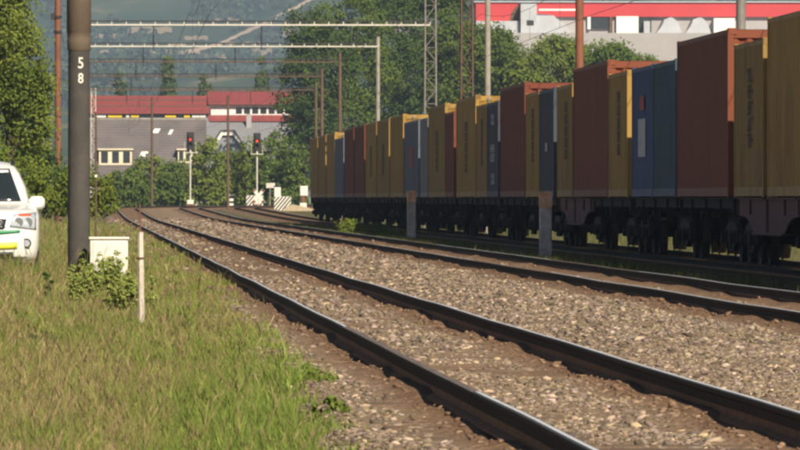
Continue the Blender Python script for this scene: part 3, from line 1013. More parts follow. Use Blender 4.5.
P = [(373, 25.0, 430, 'pale portal beam nearest the camera, highest in the picture', True),
     (438.5, 46.5, 378, 'second portal beam below the highest, pale underside', True),
     (503, 62.0, 340, 'third portal beam from the top, dark brown', False),
     (552, 76.5, 322, 'fourth portal beam from the top, thin and dark', False),
     (612, 90.0, 316, 'lowest and farthest portal beam, in front of the red roof', False)]
for i, (Y, yb, xr, lb, pale) in enumerate(P):
    x0, x1, zb = portal(Y, yb, xr, lb, pale)
    names = ['nearest', 'second', 'third', 'fourth', 'farthest']
    round_mast('portal_mast', x0, Y, zb + .6, .13, .11, M['brown_steel'], 'left mast of the %s portal beam, behind the numbered mast' % names[i])
    if i == 0:
        lattice_mast('lattice_mast', px(430.5, Y), Y, float(gz(15, Y)), 12.5, .56, M['grey_steel'], 'grey lattice mast at the right end of the highest portal beam')
    else:
        round_mast('portal_mast', px(xr, Y), Y, zb + .55, .12, .10, M['concrete'] if i == 1 else M['brown_steel'],
                   ['', 'pale concrete mast at the right end of the second portal beam', 'brown mast at the right end of the third portal beam', 'brown mast at the right end of the fourth portal beam', 'brown mast at the right end of the lowest portal beam'][i])
lattice_mast('lattice_mast', px(467, 337), 337, float(gz(15, 337)), 12.0, .52, M['brown_steel'], 'brown lattice mast left of the pale concrete one, above the train')
round_mast('concrete_mast', px(488, 319), 319, 11.5, .125, .10, M['concrete'], 'pale concrete mast between the lattice masts and the rust one')
round_mast('steel_mast', px(580, 259), 259, 11.0, .135, .125, M['rust_steel'], 'rust-red steel mast rising behind the middle of the train')
round_mast('steel_mast', px(742, 196), 196, 11.0, .12, .11, M['grey_steel'], 'dark grey mast rising behind the short yellow container near the right edge')
round_mast('steel_mast', px(228, 640), 640, pz(96, 640), .11, .09, M['brown_steel'], 'slim dark pole between the two red signals')
round_mast('steel_mast', px(152, 690), 690, pz(98, 690), .11, .09, M['brown_steel'], 'slim dark pole in front of the grey roof, left of the signals')
lattice_mast('lattice_mast', px(93.5, 700), 700, float(gz(1, 700)), pz(88, 700), .45, M['pale_steel'], 'pale lattice mast peeking out right of the numbered mast')

sup = [134, 196, 259, 319, 373, 438.5, 503, 552, 612]
for i, t in enumerate(TRACKS):
    w = tag(empty('overhead_wire', (t, 134, RT + 5.5)), ['overhead wires above the nearest track', 'overhead wires above the middle track', 'overhead wires above the container train'][i], 'overhead wire', 'overhead wires')
    b1 = MB(); b2 = MB(); b3 = MB(); pc = []; pm = []
    for k in range(len(sup) - 1):
        for j in range(8):
            u = j / 8; Y = sup[k] + u * (sup[k + 1] - sup[k])
            sag = 4 * u * (1 - u)
            X = float(shift(Y)) * .7 + .15 * (-1) ** k * (1 - 2 * u)
            pc.append((X, Y - 134, float(zt(Y)))); pm.append((X, Y - 134, 1.4 - .55 * sag + float(zt(Y))))
            if 0 < j and j % 2 == 0: MB().tube([pc[-1], pm[-1]], .005, 3, caps=False).build('dropper', M['wire'], w, fix=False)
    b1.tube(pc, .007, 4); b2.tube(pm, .007, 4)
    b1.build('contact_wire', M['wire'], w); b2.build('carrier_wire', M['wire'], w)

# ------------------------------------------------------------------ small trackside things
YB = 133.2
o = tag(empty('utility_cabinet', (px(109, YB), YB, float(gz(.3, YB)))), 'white utility cabinet in the grass beside the numbered mast', 'cabinet')
w_ = px(128, YB) - px(90, YB); h_ = pz(237, YB) - o.location.z
b = MB(); b.cbox(-w_ / 2, w_ / 2, -.02, .42, 0, h_ - .04, .012); b.build('body', M['white_paint'], o)
b = MB(); b.cbox(-w_ / 2 - .02, w_ / 2 + .02, -.045, .45, h_ - .04, h_, .01); b.build('lid', M['white_paint'], o)
b = MB(); b.cbox(-w_ / 2 + .05, w_ / 2 - .05, -.034, -.018, .12, h_ - .08, .005); b.build('door', M['white_paint'], o)

YS = 92.0
o = tag(empty('wooden_stake', (px(141, YS), YS, float(gz(.6, YS)))), 'white weathered stake with a thin rod on top, standing in the grass', 'stake')
b = MB(); hs = pz(232, YS) - o.location.z
b.tube([(.012, 0, -.2), (0, 0, .4), (-.004, 0, hs)], [.036, .034, .030], 7); b.build('post', M['stake'], o)
b = MB(); b.tube([(-.004, .0, hs - .25), (-.012, .0, pz(204, YS) - o.location.z)], .009, 6); b.build('rod', M['rust_steel'], o)
b = MB(); b.tube([(-.004, 0, hs - .30), (-.004, 0, hs - .28)], .040, 8); b.build('wire_band', M['plate'], o)

for (xc, Y, ytop, lb) in ((411.5, 257, 190.5, 'farther stubby concrete post in front of the train, with sunlight painted on its orange top'), (546, 182, 191, 'nearer stubby concrete post in front of the train, with sunlight painted on its orange top')):
    X = px(xc, Y)
    o = tag(empty('concrete_post', (X, Y, -.1)), lb, 'post', 'stubby posts between the tracks')
    h_ = pz(ytop, Y) + .1
    b = MB(); b.cbox(-.135, .135, -.12, .12, -.15, h_ - .36, .02); b.build('post_body', M['post_concrete'], o)
    b = MB(); b.prism([(-.14, h_ - .36), (.14, h_ - .36), (.14, h_ - .03), (.05, h_), (-.14, h_ - .02)], 'y', -.125, .125); b.build('post_top', M['post_sun_paint'], o)

# signals at the crossing
YC = 740.0
def signal(xc, ytop, ylamp, ybase, label):
    X = px(xc, YC); g = float(gz(X, YC))
    o = tag(empty('railway_signal', (X, YC, g)), label, 'signal', 'red signals at the crossing')
    zl = pz(ylamp, YC) - g; ztop = pz(ytop, YC) - g
    b = MB(); b.tube([(0, .0, 0), (0, .0, zl - .9)], .075, 10); b.build('pole', M['pale_steel'], o)
    b = MB(); b.cbox(-.3, .3, -.25, .25, -.05, .78, .03); b.build('base_box', M['white_paint'], o)
    b = MB(); b.box(-.31, .31, -.262, -.25, .22, .42); b.build('base_stripe', M['rust_steel'], o)
    b = MB(); b.cbox(-.33, .33, .02, .10, zl - 1.05, ztop, .05); b.build('backing_board', M['black_paint'], o)
    b = MB(); b.cbox(-.2, .2, -.12, .02, zl - .9, ztop - .12, .04); b.build('lamp_housing', M['black_paint'], o)
    for k, z in enumerate((zl, zl - .45)):
        b = MB(); b.tube([(0, -.125, z), (0, -.15, z)], .088, 16); b.build('lens', M['lamp_red'] if k == 0 else M['black_paint'], o)
        b = MB()
        n = 9; vs = []; fs = []
        for i in range(n):
            a_ = math.pi * i / (n - 1)
            for yv in (-.12, -.36):
                vs.append((.19 * math.cos(a_), yv, z + .19 * math.sin(a_)))
        for i in range(n - 1): fs.append((2 * i, 2 * i + 2, 2 * i + 3, 2 * i + 1))
        b.add(vs, fs); b.build('hood', M['black_paint'], o)
    b = MB(); b.box(-.55, .55, -.3, .3, zl - 1.2, zl - 1.14)
    for x in (-.5, .5): b.tube([(x, .28, zl - 1.14), (x, .28, zl - .2)], .025, 5)
    b.build('platform', M['pale_steel'], o)
signal(190.3, 132, 139.5, 207, 'left red signal on a pale pole')
signal(257, 133, 141, 205, 'right red signal on a pole beside the striped barriers')

def striped_slab(name, xa, xb, yt, yb, Y, label, n=5, diag=True):
    X0, X1 = px(xa, Y), px(xb, Y); g = float(gz(X0, Y)); h = pz(yt, Y) - g; w = X1 - X0
    o = tag(empty(name, ((X0 + X1) / 2, Y, g)), label, 'barrier', 'striped barriers at the crossing')
    b = MB(); b.cbox(-w / 2, w / 2, 0, .3, -.1, h, .03); b.build('slab', M['white_paint'], o)
    if diag:
        t = w / n
        for i in range(-n, n):
            # clip a slanted band to the slab
            xs0 = -w / 2 + i * t * 1.05; k = .8
            poly = [(xs0, 0.02), (xs0 + t * .5, 0.02), (xs0 + t * .5 + k * h, h - .02), (xs0 + k * h, h - .02)]
            poly = clip(poly, -w / 2 + .02, w / 2 - .02)
            if len(poly) >= 3:
                bb_ = MB(); bb_.prism(poly, 'y', -.006, .002); bb_.build('stripe', M['black_paint'], o)
    else:
        for i in range(n):
            z0 = h * (i + .15) / n
            bb_ = MB(); bb_.box(-w / 2 - .004, w / 2 + .004, -.006, .306, z0, z0 + h / n * .45); bb_.build('stripe', M['black_paint'], o)
    return o
def clip(poly, a, c):
    for lim, sg in ((a, 1), (c, -1)):
        out = []
        for i in range(len(poly)):
            p, q_ = poly[i], poly[(i + 1) % len(poly)]
            pi, qi = sg * (p[0] - lim) >= 0, sg * (q_[0] - lim) >= 0
            if pi: out.append(p)
            if pi != qi:
                t = (lim - p[0]) / (q_[0] - p[0]); out.append((lim, p[1] + t * (q_[1] - p[1])))
        poly = out
        if not poly: return []
    return poly
striped_slab('striped_bollard', 227, 233.5, 194.5, 208, YC + 4, 'small bollard with black and white bands between the signals', 3, False)
striped_slab('striped_barrier', 246, 263, 195.5, 210, YC, 'left slab barrier with diagonal black stripes beside the crossed sign')
striped_slab('striped_barrier', 274, 291, 196.5, 212, 650, 'right slab barrier with diagonal black stripes below the white post')
# crossed warning sign
X = px(258.5, YC - 6); g = float(gz(X, YC - 6))
o = tag(empty('crossed_sign', (X, YC - 6, g)), 'crossed white warning boards in front of the left striped barrier', 'sign')
zc = pz(196, YC - 6) - g
b = MB(); b.tube([(0, .05, 0), (0, .05, zc)], .05, 8); b.build('post', M['pale_steel'], o)
for k, a_ in enumerate((52, -52)):
    Mx = Matrix.Translation((0, -.03 * k, zc)) @ Matrix.Rotation(R(a_), 4, 'Y')
    b = MB(); b.cbox(-.72, .72, -.03, 0, -.14, .14, .01, M=Mx); bo = b.build('board', M['white_paint'], o)
    for s_ in (-1, 1):
        b = MB(); b.box(s_ * .72 - .2 * (s_ > 0), s_ * .72 + .2 * (s_ < 0), -.036, -.031, -.12, .12, M=Mx); b.build('board_tip', M['rust_steel'], bo)
X = px(270, YC); g = float(gz(X, YC))
o = tag(empty('track_sign', (X, YC, g)), 'grey T-shaped sign between the two diagonal striped barriers', 'sign')
b = MB(); b.tube([(0, 0, 0), (0, 0, pz(183, YC) - g)], .06, 8); b.build('post', M['grey_steel'], o)
b = MB(); b.cbox(-.35, .45, -.09, -.055, pz(188, YC) - g, pz(183, YC) - g, .01); b.build('board', M['pale_steel'], o)
YW = 652.0
o = tag(empty('white_post', (px(277.5, YW), YW, float(gz(18, YW)))), 'white square post rising from the right striped barrier', 'post')
b = MB(); b.cbox(-.26, .26, -.1, .2, -.1, pz(187, YW) - o.location.z, .03); b.build('post_body', M['white_paint'], o)
b = MB(); b.cbox(-.29, .29, -.13, .23, pz(187, YW) - o.location.z, pz(187, YW) - o.location.z + .1, .02); b.build('post_cap', M['black_paint'], o)
o = tag(empty('white_post', (px(303.5, YW), YW, float(gz(19, YW)))), 'white banded post nearest the end of the train', 'post')
zz = [pz(v, YW) - o.location.z for v in (211, 203, 198, 196, 186)]
b = MB(); b.cbox(-.3, .25, -.1, .2, zz[0] - .2, zz[1], .04); b.build('post_base', M['white_paint'], o)
b = MB(); b.cbox(-.2, .15, -.05, .15, zz[1], zz[3], .03); b.build('dark_band', M['rust_steel'], o)
b = MB(); b.cbox(-.28, .34, -.1, .2, zz[3], zz[4], .04); b.build('post_head', M['white_paint'], o)
o = tag(empty('concrete_ramp', (px(298, 640), 640, float(gz(19, 640)))), 'low sunlit sandy concrete ramp below the white banded post', 'ramp')
b = MB(); b.prism([(-1.0, -.1), (1.5, -.1), (1.5, .02), (.7, .28), (-.4, .52), (-1.0, .30)], 'y', -.6, .6); b.build('ramp_slab', mat('sandy_concrete', (.45, .36, .24), .9, .2, 5, .3), o)

# ------------------------------------------------------------------ car
def make_car(loc):
    car = tag(empty('parked_car', loc), 'white off-road car with green and yellow stripes, front towards the camera', 'car')
    white = mat('white_car_paint', (0.78, 0.77, 0.72), .28, .02, 2, spec=.5, coat=.6)
    glass = mat('dark_car_glass', (0.018, 0.024, 0.026), .08, .15, 1, spec=.7)
    black = mat('black_car_trim', (0.018, 0.018, 0.018), .5, .1)
    green = mat('green_reflective_stripe', (0.03, 0.25, 0.11), .4, .05)
    yel = mat('yellow_reflective_stripe', (0.85, 0.80, 0.06), .4, .05)
    chrome = mat('chrome_reflector', (0.75, 0.76, 0.78), .12, .03, metal=1)
    lens = mat('clear_lamp_lens', (0.42, 0.46, 0.50), .08, .25, 9, spec=.8)
    amber = mat('amber_lamp', (0.7, 0.12, 0.04), .2, .05)
    tyre = mat('tyre_rubber', (0.02, 0.02, 0.02), .85, .2)
    # stacked plan outlines: z, front y, rear y, half width, front corner radius, bow of the front
    KEY = [(.24, .14, 4.45, .80, .22, .10), (.34, .02, 4.56, .855, .26, .12), (.52, .0, 4.60, .88, .28, .13), (.70, .015, 4.60, .89, .30, .14),
           (.84, .03, 4.58, .893, .32, .15), (.97, .07, 4.57, .885, .36, .16), (1.04, .18, 4.56, .862, .42, .16), (1.09, .50, 4.54, .835, .40, .12),
           (1.13, 1.00, 4.53, .775, .34, .10), (1.17, 1.14, 4.52, .735, .28, .10), (1.40, 1.46, 4.42, .672, .22, .09), (1.62, 1.78, 4.30, .575, .20, .08),
           (1.73, 1.98, 4.20, .50, .20, .08), (1.79, 2.20, 4.05, .42, .20, .06), (1.82, 2.6, 3.7, .26, .2, .03)]
    kz = np.array([k[0] for k in KEY])
    def prm(z): return [float(np.interp(z, kz, [k[i] for k in KEY])) for i in range(1, 6)]
    def yf(x, z):
        f, r_, w, c, bow = prm(z)
        ax = min(abs(x), w)
        y = f + bow * (ax / w) ** 2
        if ax > w - c:
            t = ax - (w - c); y += c - math.sqrt(max(0, c * c - t * t))
        return y
    zs = [.24, .29, .34, .43, .52, .61, .70, .77, .84, .90, .97, 1.005, 1.04, 1.065, 1.09, 1.11, 1.13, 1.17, 1.24, 1.32, 1.40, 1.51, 1.62, 1.675, 1.73, 1.76, 1.79, 1.82]
    b = MB(); rings = []
    us = [-1, -.995, -.975, -.94, -.89, -.82, -.72, -.6, -.4, -.2, 0, .2, .4, .6, .72, .82, .89, .94, .975, .995, 1]
    for z in zs:
        f, r_, w, c, bow = prm(z)
        ring = [(u * w, yf(u * w, z), z) for u in us]
        ring += [(w, y_, z) for y_ in np.linspace(f + c + bow + .2, r_ - .3, 8)]
        ring += [(w - .03, r_ - .12, z), (w - .14, r_ - .02, z), (0, r_, z), (-w + .14, r_ - .02, z), (-w + .03, r_ - .12, z)]
        ring += [(-w, y_, z) for y_ in np.linspace(r_ - .3, f + c + bow + .2, 8)]
        rings.append(ring)
    n = len(rings[0]); vs = [p for r_ in rings for p in r_]
    fs = [(i * n + j, i * n + (j + 1) % n, (i + 1) * n + (j + 1) % n, (i + 1) * n + j) for i in range(len(rings) - 1) for j in range(n)]
    fs += [tuple(range(n))[::-1], tuple((len(rings) - 1) * n + j for j in range(n))]
    b.add(vs, fs); body = b.build('body', white, car, True)
    def patch(name, pts_fn, nu, nv, m, par, off=.006):
        b = MB(); vs = []
        for i in range(nu + 1):
            for j in range(nv + 1):
                x, z = pts_fn(i / nu, j / nv)
                vs.append((x, yf(x, z) - off, z))
        fs = [(i * (nv + 1) + j, (i + 1) * (nv + 1) + j, (i + 1) * (nv + 1) + j + 1, i * (nv + 1) + j + 1) for i in range(nu) for j in range(nv)]
        b.add(vs, fs); o = b.build(name, m, par, True)
        sm = o.modifiers.new('thick', 'SOLIDIFY'); sm.thickness = .008; sm.offset = 0
        return o
    def L2(a_, c_, t): return a_ + (c_ - a_) * t
    # windscreen
    patch('windscreen', lambda u, v: (L2(-1, 1, u) * L2(.61, .42, v), L2(1.19, 1.70, v)), 16, 6, glass, car)
    patch('windscreen_strip', lambda u, v: (L2(-1, 1, u) * L2(.41, .40, v), L2(1.645, 1.685, v)), 10, 1, white, car, .013)
    for s in (-1, 1):
        b = MB()
        for (ya, yb_) in ((1.75, 2.55), (2.65, 3.45), (3.55, 4.1)):
            q = []
            for (yy, z) in ((ya if ya > 1.8 else 1.55, 1.20), (yb_, 1.20), (yb_, 1.60), (ya if ya > 1.8 else 2.1, 1.60)):
                q.append((s * (prm(z)[2] + .006), yy, z))
            q2 = [(p[0] - s * .01, p[1], p[2]) for p in q]
            b = MB(); b.add(q + q2, [(0, 1, 2, 3), (7, 6, 5, 4), (0, 1, 5, 4), (1, 2, 6, 5), (2, 3, 7, 6), (3, 0, 4, 7)])
            b.build('side_window', glass, car)
        # headlight wrapping round the corner
        hl = patch('headlight', lambda u, v: (s * L2(.44 + .06 * v, .845, u), L2(.75 + .05 * (1 - u), 1.02, v) - .03 * (1 - u) * v), 12, 5, lens, car, .010)
        patch('indicator', lambda u, v: (s * L2(.58, .77, u), L2(.965, .995, v)), 8, 1, amber, hl, .020)
        for xx in (.58, .725):
            b = MB(); b.tube([(s * xx, yf(xx, .87) - .022, .87), (s * xx, yf(xx, .87) + .02, .87)], .07, 16); b.build('reflector', chrome, hl, True)
        b = MB(); b.tube([(s * .70, yf(.70, .545) - .012, .545), (s * .70, yf(.70, .545) + .02, .545)], .075, 18); fo = b.build('fog_lamp_rim', black, car, True)
        b = MB(); b.tube([(s * .70, yf(.70, .545) - .022, .545), (s * .70, yf(.70, .545) - .008, .545)], .052, 18); b.build('fog_lamp', lens, fo, True)
        # stripes on the bumper and nose
        patch('green_stripe', lambda u, v: (s * L2(.10, .60, u), L2(.665, .735, v) + .045 * u - .03 * v * u), 8, 2, green, car, .008)
        patch('yellow_stripe', lambda u, v: (s * L2(.08, .56, u), L2(.44, .54, v) + .02 * u), 8, 2, yel, car, .008)
        # mirror
        b = MB(); b.cbox(s * .85 - .125, s * .85 + .125, 1.32, 1.46, 1.06, 1.27, .05); mi = b.build('mirror', white, car, True)
        b = MB(); b.cbox(s * .85 - .105, s * .85 + .105, 1.455, 1.467, 1.08, 1.245, .004); b.build('mirror_glass', glass, mi)
        b = MB(); b.box(min(s * .68, s * .80), max(s * .68, s * .80), 1.37, 1.43, 1.09, 1.13); b.build('mirror_arm', black, mi)
        # wheels
        for yy in (.92, 3.55):
            b = MB(); x0 = s * .62; x1 = s * .86
            b.tube([(x0, yy, .35), (x0 + s * .03, yy, .35), (x1 - s * .03, yy, .35), (x1, yy, .35)], [.31, .35, .35, .31], 28); wh = b.build('wheel', tyre, car, True)
            b = MB(); b.tube([(x1 - s * .02, yy, .35), (x1 + s * .012, yy, .35)], [.22, .19], 20); b.build('rim', chrome, wh, True)
        # roof rail
        b = MB(); b.tube([(s * .46, 2.25, 1.76), (s * .46, 2.4, 1.83), (s * .46, 3.8, 1.83), (s * .46, 3.95, 1.76)], .02, 8); b.build('roof_rail', black, car)
    patch('grille', lambda u, v: (L2(-.40, .40, u) * (1 - .12 * (1 - v)), L2(.76, .92, v)), 12, 3, black, car)
    for k in range(3):
        patch('grille_bar', lambda u, v: (L2(-.38, .38, u), L2(.79 + k * .05, .80 + k * .05, v)), 10, 1, chrome, car, .014)
    patch('lower_intake', lambda u, v: (L2(-.5, .5, u), L2(.30, .41, v)), 10, 2, black, car)
    patch('number_plate', lambda u, v: (L2(-.26, .26, u), L2(.56, .65, v)), 4, 1, white, car, .02)
    b = MB(); b.tube([(-.05, 1.10, 1.165), (.50, 1.24, 1.20)], .01, 5); b.build('wiper', black, car)
    b = MB(); b.tube([(-.52, 1.12, 1.165), (-.02, 1.22, 1.20)], .01, 5); b.build('wiper', black, car)
    return car
car = make_car((-1.60, 128.0, float(gz(-1.6, 129)) - .02))

# ------------------------------------------------------------------ vegetation
def leaf_quads(C, N_, size, aspect=1.6):
    """one bent diamond-shaped leaf spray per centre"""
    n = len(C)
    a = rng.normal(size=(n, 3)); a -= (a * N_).sum(1, keepdims=True) * N_
    a /= np.linalg.norm(a, axis=1, keepdims=True) + 1e-9
    b = np.cross(N_, a)
    s = (size * rng.uniform(.6, 1.35, n))[:, None]
    P0 = C - a * s * aspect * .5; P1 = C + b * s * .42 + N_ * s * .10; P2 = C + a * s * aspect * .5 - N_ * s * .15; P3 = C - b * s * .42 + N_ * s * .10
    return np.stack([P0, P1, P2, P3], 1).reshape(-1, 3)

def crown(lobes, n_clusters, per, csize, leaf, cols, seed, squash=.75):
    """leaves gathered in clumps through the volume of several ellipsoid lobes (centre, radii)"""
    global rng
    keep = rng; rng = np.random.default_rng(seed)
    vol = np.array([l[1][0] * l[1][1] * l[1][2] for l in lobes]) ** .7; vol = vol / vol.sum()
    idx = rng.choice(len(lobes), n_clusters, p=vol)
    d = rng.normal(size=(n_clusters, 3)); d /= np.linalg.norm(d, axis=1, keepdims=True)
    r = rng.uniform(.35, 1.0, n_clusters) ** .45 * rng.uniform(.86, 1.12, n_clusters)
    cen = np.array([l[0] for l in lobes])[idx]; rad = np.array([l[1] for l in lobes])[idx]
    CC = cen + d * r[:, None] * rad
    cs = csize * rng.uniform(.55, 1.4, n_clusters)
    dd = rng.normal(size=(n_clusters, per, 3))
    dd *= (rng.random((n_clusters, per, 1)) ** .4) / (np.linalg.norm(dd, axis=2, keepdims=True) + 1e-9)
    dd[..., 2] *= squash
    P = CC[:, None, :] + dd * cs[:, None, None]
    Nn = dd / (np.linalg.norm(dd, axis=2, keepdims=True) + 1e-9) * .7 + rng.normal(size=dd.shape) * .55 + np.array([.22, -.45, .5])
    Nn /= np.linalg.norm(Nn, axis=2, keepdims=True)
    ca, cb = np.array(cols[0]), np.array(cols[1])
    t = rng.random(n_clusters)[:, None, None] * .75 + rng.random((n_clusters, per, 1)) * .35
    c = ca * (1 - t) + cb * t
    c = c * rng.uniform(.82, 1.15, (n_clusters, per, 1))
    V = leaf_quads(P.reshape(-1, 3), Nn.reshape(-1, 3), np.full(n_clusters * per, leaf))
    rng = keep
    return V, np.repeat(c.reshape(-1, 3), 4, 0), CC

GREEN = ((0.050, 0.092, 0.015), (0.125, 0.170, 0.026))
GREEN_L = ((0.075, 0.125, 0.017), (0.185, 0.215, 0.030))
GREEN_D = ((0.030, 0.062, 0.013), (0.082, 0.125, 0.024))

def tree(name, label, loc, trunk_h, trunk_r, lobes, ncl, per, csize, leaf, cols, seed, cat='tree', group=None):
    t = tag(empty(name, loc), label, cat, group)
    V, c, CC = crown(lobes, ncl, per, csize, leaf, cols, seed)
    nq = len(V) // 4
    me = big_mesh('crown', V, np.arange(nq * 4), np.full(nq, 4), M['leaf'], c)
    link('crown', me, t)
    r_ = random.Random(seed)
    b = MB()
    top = Vector(lobes[0][0])
    pts = [Vector((0, 0, -.3)), Vector((r_.uniform(-.1, .1), r_.uniform(-.1, .1), trunk_h * .5)), Vector((top.x * .3, top.y * .3, trunk_h)), Vector((top.x * .8, top.y * .8, top.z + lobes[0][1][2] * .3))]
    b.tube(pts, [trunk_r * 1.25, trunk_r, trunk_r * .8, trunk_r * .25], 9)
    for k in range(min(14, len(CC))):
        e = Vector(CC[r_.randrange(len(CC))]); s_ = pts[1].lerp(pts[3], r_.uniform(.15, .8))
        m_ = s_.lerp(e, .5) + Vector((0, 0, .12 * (e - s_).length))
        b.tube([s_, m_, e], [trunk_r * .38, trunk_r * .22, trunk_r * .07], 5)
    b.build('trunk', M['bark'], t)
    return t

def at(x, Y): return (px(x, Y), Y, float(gz(px(x, Y), Y)))
def lobes_px(Y, base, items):
    """items: (x, y, rx, ry) in pixels of the frame at distance Y, relative to a base location"""
    k = Y / F; out = []
    for (x, y, rx, ry) in items:
        out.append(((px(x, Y) - base[0], 0.0, pz(y, Y) - base[2]), (rx * k, (rx + ry) * .5 * k, ry * k)))
    return out

def ptree(label, x, Y, items, ncl, per, csize, leaf, cols, seed, name='leafy_tree', cat='tree', group=None, tr=.22):
    base = at(x, Y)
    lb = lobes_px(Y, base, items)
    # spread the lobes in depth as well
    r_ = random.Random(seed)
    lb = [((c[0], r_.uniform(-.5, .5) * q[1], c[2]), q) for c, q in lb]
    return tree(name, label, base, max(.4, (pz(items[0][1], Y) - base[2]) * .35), tr, lb, ncl, per, csize, leaf, cols, seed, cat, group)

# left of the mast
ptree('large leafy tree filling the upper left corner behind the car', 8, 300, [(12, 60, 34, 52), (-14, 25, 48, 46), (28, 118, 24, 48), (-18, 110, 40, 62), (0, -25, 40, 35), (40, 85, 12, 26)], 760, 44, .50, .095, GREEN_L, 1)
ptree('low sunlit bush behind the car, left of the rust-red post', 20, 262, [(14, 182, 22, 26), (40, 186, 16, 24), (-10, 176, 22, 34), (20, 203, 36, 10)], 170, 36, .32, .075, GREEN_L, 2, 'leafy_bush', 'bush', 'bushes behind the verge', .05)
ptree('low bush between the rust-red post and the thin dark pole', 85, 288, [(88, 188, 14, 22), (104, 194, 11, 17), (68, 186, 12, 24), (86, 206, 30, 10)], 130, 36, .30, .075, GREEN_L, 3, 'leafy_bush', 'bush', 'bushes behind the verge', .05)
ptree('dark bush under the upper left tree', 30, 320, [(28, 166, 26, 38), (50, 180, 14, 28), (40, 202, 30, 12)], 130, 24, .45, .13, GREEN_D, 4, 'leafy_bush', 'bush', 'bushes behind the verge', .06)
# behind the crossing
cb = [(126, 186, 22, 16, 'rounded bush at the left end of the row behind the crossing', GREEN), (150, 178, 22, 22, 'second bush from the left behind the crossing, under the dormer', GREEN_L),
      (175, 182, 16, 22, 'bush just left of the left red signal', GREEN), (208, 170, 18, 32, 'tall bush right of the left red signal', GREEN_L), (232, 178, 16, 26, 'bush behind the small banded bollard', GREEN),
      (252, 170, 16, 30, 'bush behind the right red signal', GREEN_L), (272, 165, 18, 36, 'dark bush behind the right striped barrier', GREEN), (290, 172, 16, 34, 'dark bush behind the white banded post', GREEN)]
for i, (x, y, rx, ry, lb, cl) in enumerate(cb):
    Y = 800 + (i * 37) % 50
    ptree(lb, x, Y, [(x, y, rx, ry), (x - rx * .5, y + ry * .4, rx * .7, ry * .6), (x + rx * .55, y + ry * .35, rx * .7, ry * .65), (x, 199, rx * 1.2, 10)], 200, 26, .70, .24, cl, 20 + i, 'leafy_bush', 'bush', 'bushes behind the crossing', .1)
# big trees behind the train
bt = [(300, 850, [(322, 60, 36, 42), (300, 95, 24, 50), (318, 130, 34, 50), (310, 30, 26, 26)], 'big tree at the left edge of the grove behind the train', GREEN_D),
      (352, 870, [(350, 30, 40, 40), (368, 78, 30, 44), (345, 115, 34, 40)], 'big tree behind the far end of the train', GREEN),
      (400, 880, [(398, 35, 30, 46), (412, 82, 26, 40), (385, 100, 26, 40)], 'tree behind the pale concrete portal mast', GREEN_D),
      (448, 860, [(450, 42, 26, 34), (446, 85, 26, 36), (470, 92, 20, 28)], 'tree between the two lattice masts', GREEN),
      (430, 905, [(428, -10, 44, 26), (385, -8, 30, 24)], 'dark treetop at the upper edge above the lattice mast', GREEN_D),
      (500, 835, [(500, 66, 24, 34), (520, 85, 22, 24), (482, 50, 14, 26)], 'tree right of the pale concrete mast, below the red fascia', GREEN),
      (555, 825, [(560, 66, 30, 32), (532, 80, 20, 22), (596, 72, 26, 28)], 'round tree below the grey industrial tower', GREEN_L),
      (612, 815, [(616, 60, 18, 14), (604, 78, 24, 24), (642, 66, 14, 12)], 'low tree right of the rust-red mast', GREEN)]
for i, (x, Y, it, lb, cl) in enumerate(bt):
    ptree(lb, x, Y, it, 400, 38, 1.0, .235, cl, 50 + i, 'leafy_tree', 'tree', 'trees behind the train', .3)
# dark conifers at the foot of the hill
def conifer(x, Y, ytop, ybot, w, label, seed):
    base = (px(x, Y), Y, float(gz(px(x, Y), Y)))
    k = Y / F; h = pz(ytop, Y) - base[2]
    items = []
    for j in range(6):
        u = j / 5
        items.append(((0, 0, h * (.25 + .7 * u)), (w * k * (1.05 - .85 * u), w * k * (1.05 - .85 * u), h * .14)))
    return tree('conifer', label, base, h * .2, .3, items, 260, 26, 1.0, .75, GREEN_D, seed, 'tree', 'dark trees at the foot of the hill')
conifer(168, 1500, 64, 92, 8, 'dark pointed tree standing above the red roof on the left', 81)
conifer(262, 1520, 66, 92, 9, 'dark pointed tree above the white windows of the red building', 82)
conifer(120, 1650, 78, 92, 9, 'low dark tree above the left end of the red roof', 83)
conifer(205, 1600, 80, 92, 8, 'small dark tree between the two pointed ones', 84)
# mound of weeds beside the train
def mound(label, X, Y, rx, ry, h, seed, cols, ncl=90):
    base = (X, Y, float(bed_z(np.array([X]), np.array([Y]))[0]) - .05)
    tree('weed_clump', label, base, .1, .02, [((0, 0, h * .45), (rx, ry, h * .5)), ((rx * .6, ry * .3, h * .3), (rx * .6, ry * .7, h * .35))], ncl, 24, .16, .055, cols, seed, 'weeds', 'weed clumps beside the train')
mound('bright weed clump between the tracks left of the farther stubby post', px(350, 285), 285, .45, 1.6, .72, 91, GREEN_L)
mound('second weed clump just right of the bright one, in the train shadow', px(378, 280), 280, .4, 2.5, .6, 92, GREEN)
mound('low weeds between the weed clumps and the farther stubby post', px(396, 272), 272, .3, 2.5, .35, 93, GREEN)

# leafy weeds in the verge
def weed(label, X, Y, r_, h, n, leaf, cols, seed):
    z = float(gz(X, Y))
    tree('leafy_weed', label, (X, Y, z), .05, .008, [((0, 0, h * .5), (r_, r_, h * .5))], n, 18, r_ * .33, leaf, cols, seed, 'weed', 'leafy weeds in the verge')
WEEDC = ((0.085, 0.135, 0.022), (0.17, 0.21, 0.04))
def tall_weed(label, x, Y, h, n, sp, seed):
    r_ = random.Random(seed); X = px(x, Y)
    lob = []
    for k in range(n):
        hh = h * r_.uniform(.45, 1.05); dx = r_.gauss(0, sp); dy = r_.gauss(0, sp)
        lob.append(((dx + .03, dy, hh * .55), (.045, .045, hh * .5)))
    tree('leafy_weed', label, (X, Y, float(gz(X, Y))), .05, .006, lob, n * 9, 9, .05, .034, ((0.17, 0.22, 0.045), (0.30, 0.33, 0.085)), seed, 'weed', 'leafy weeds in the verge')
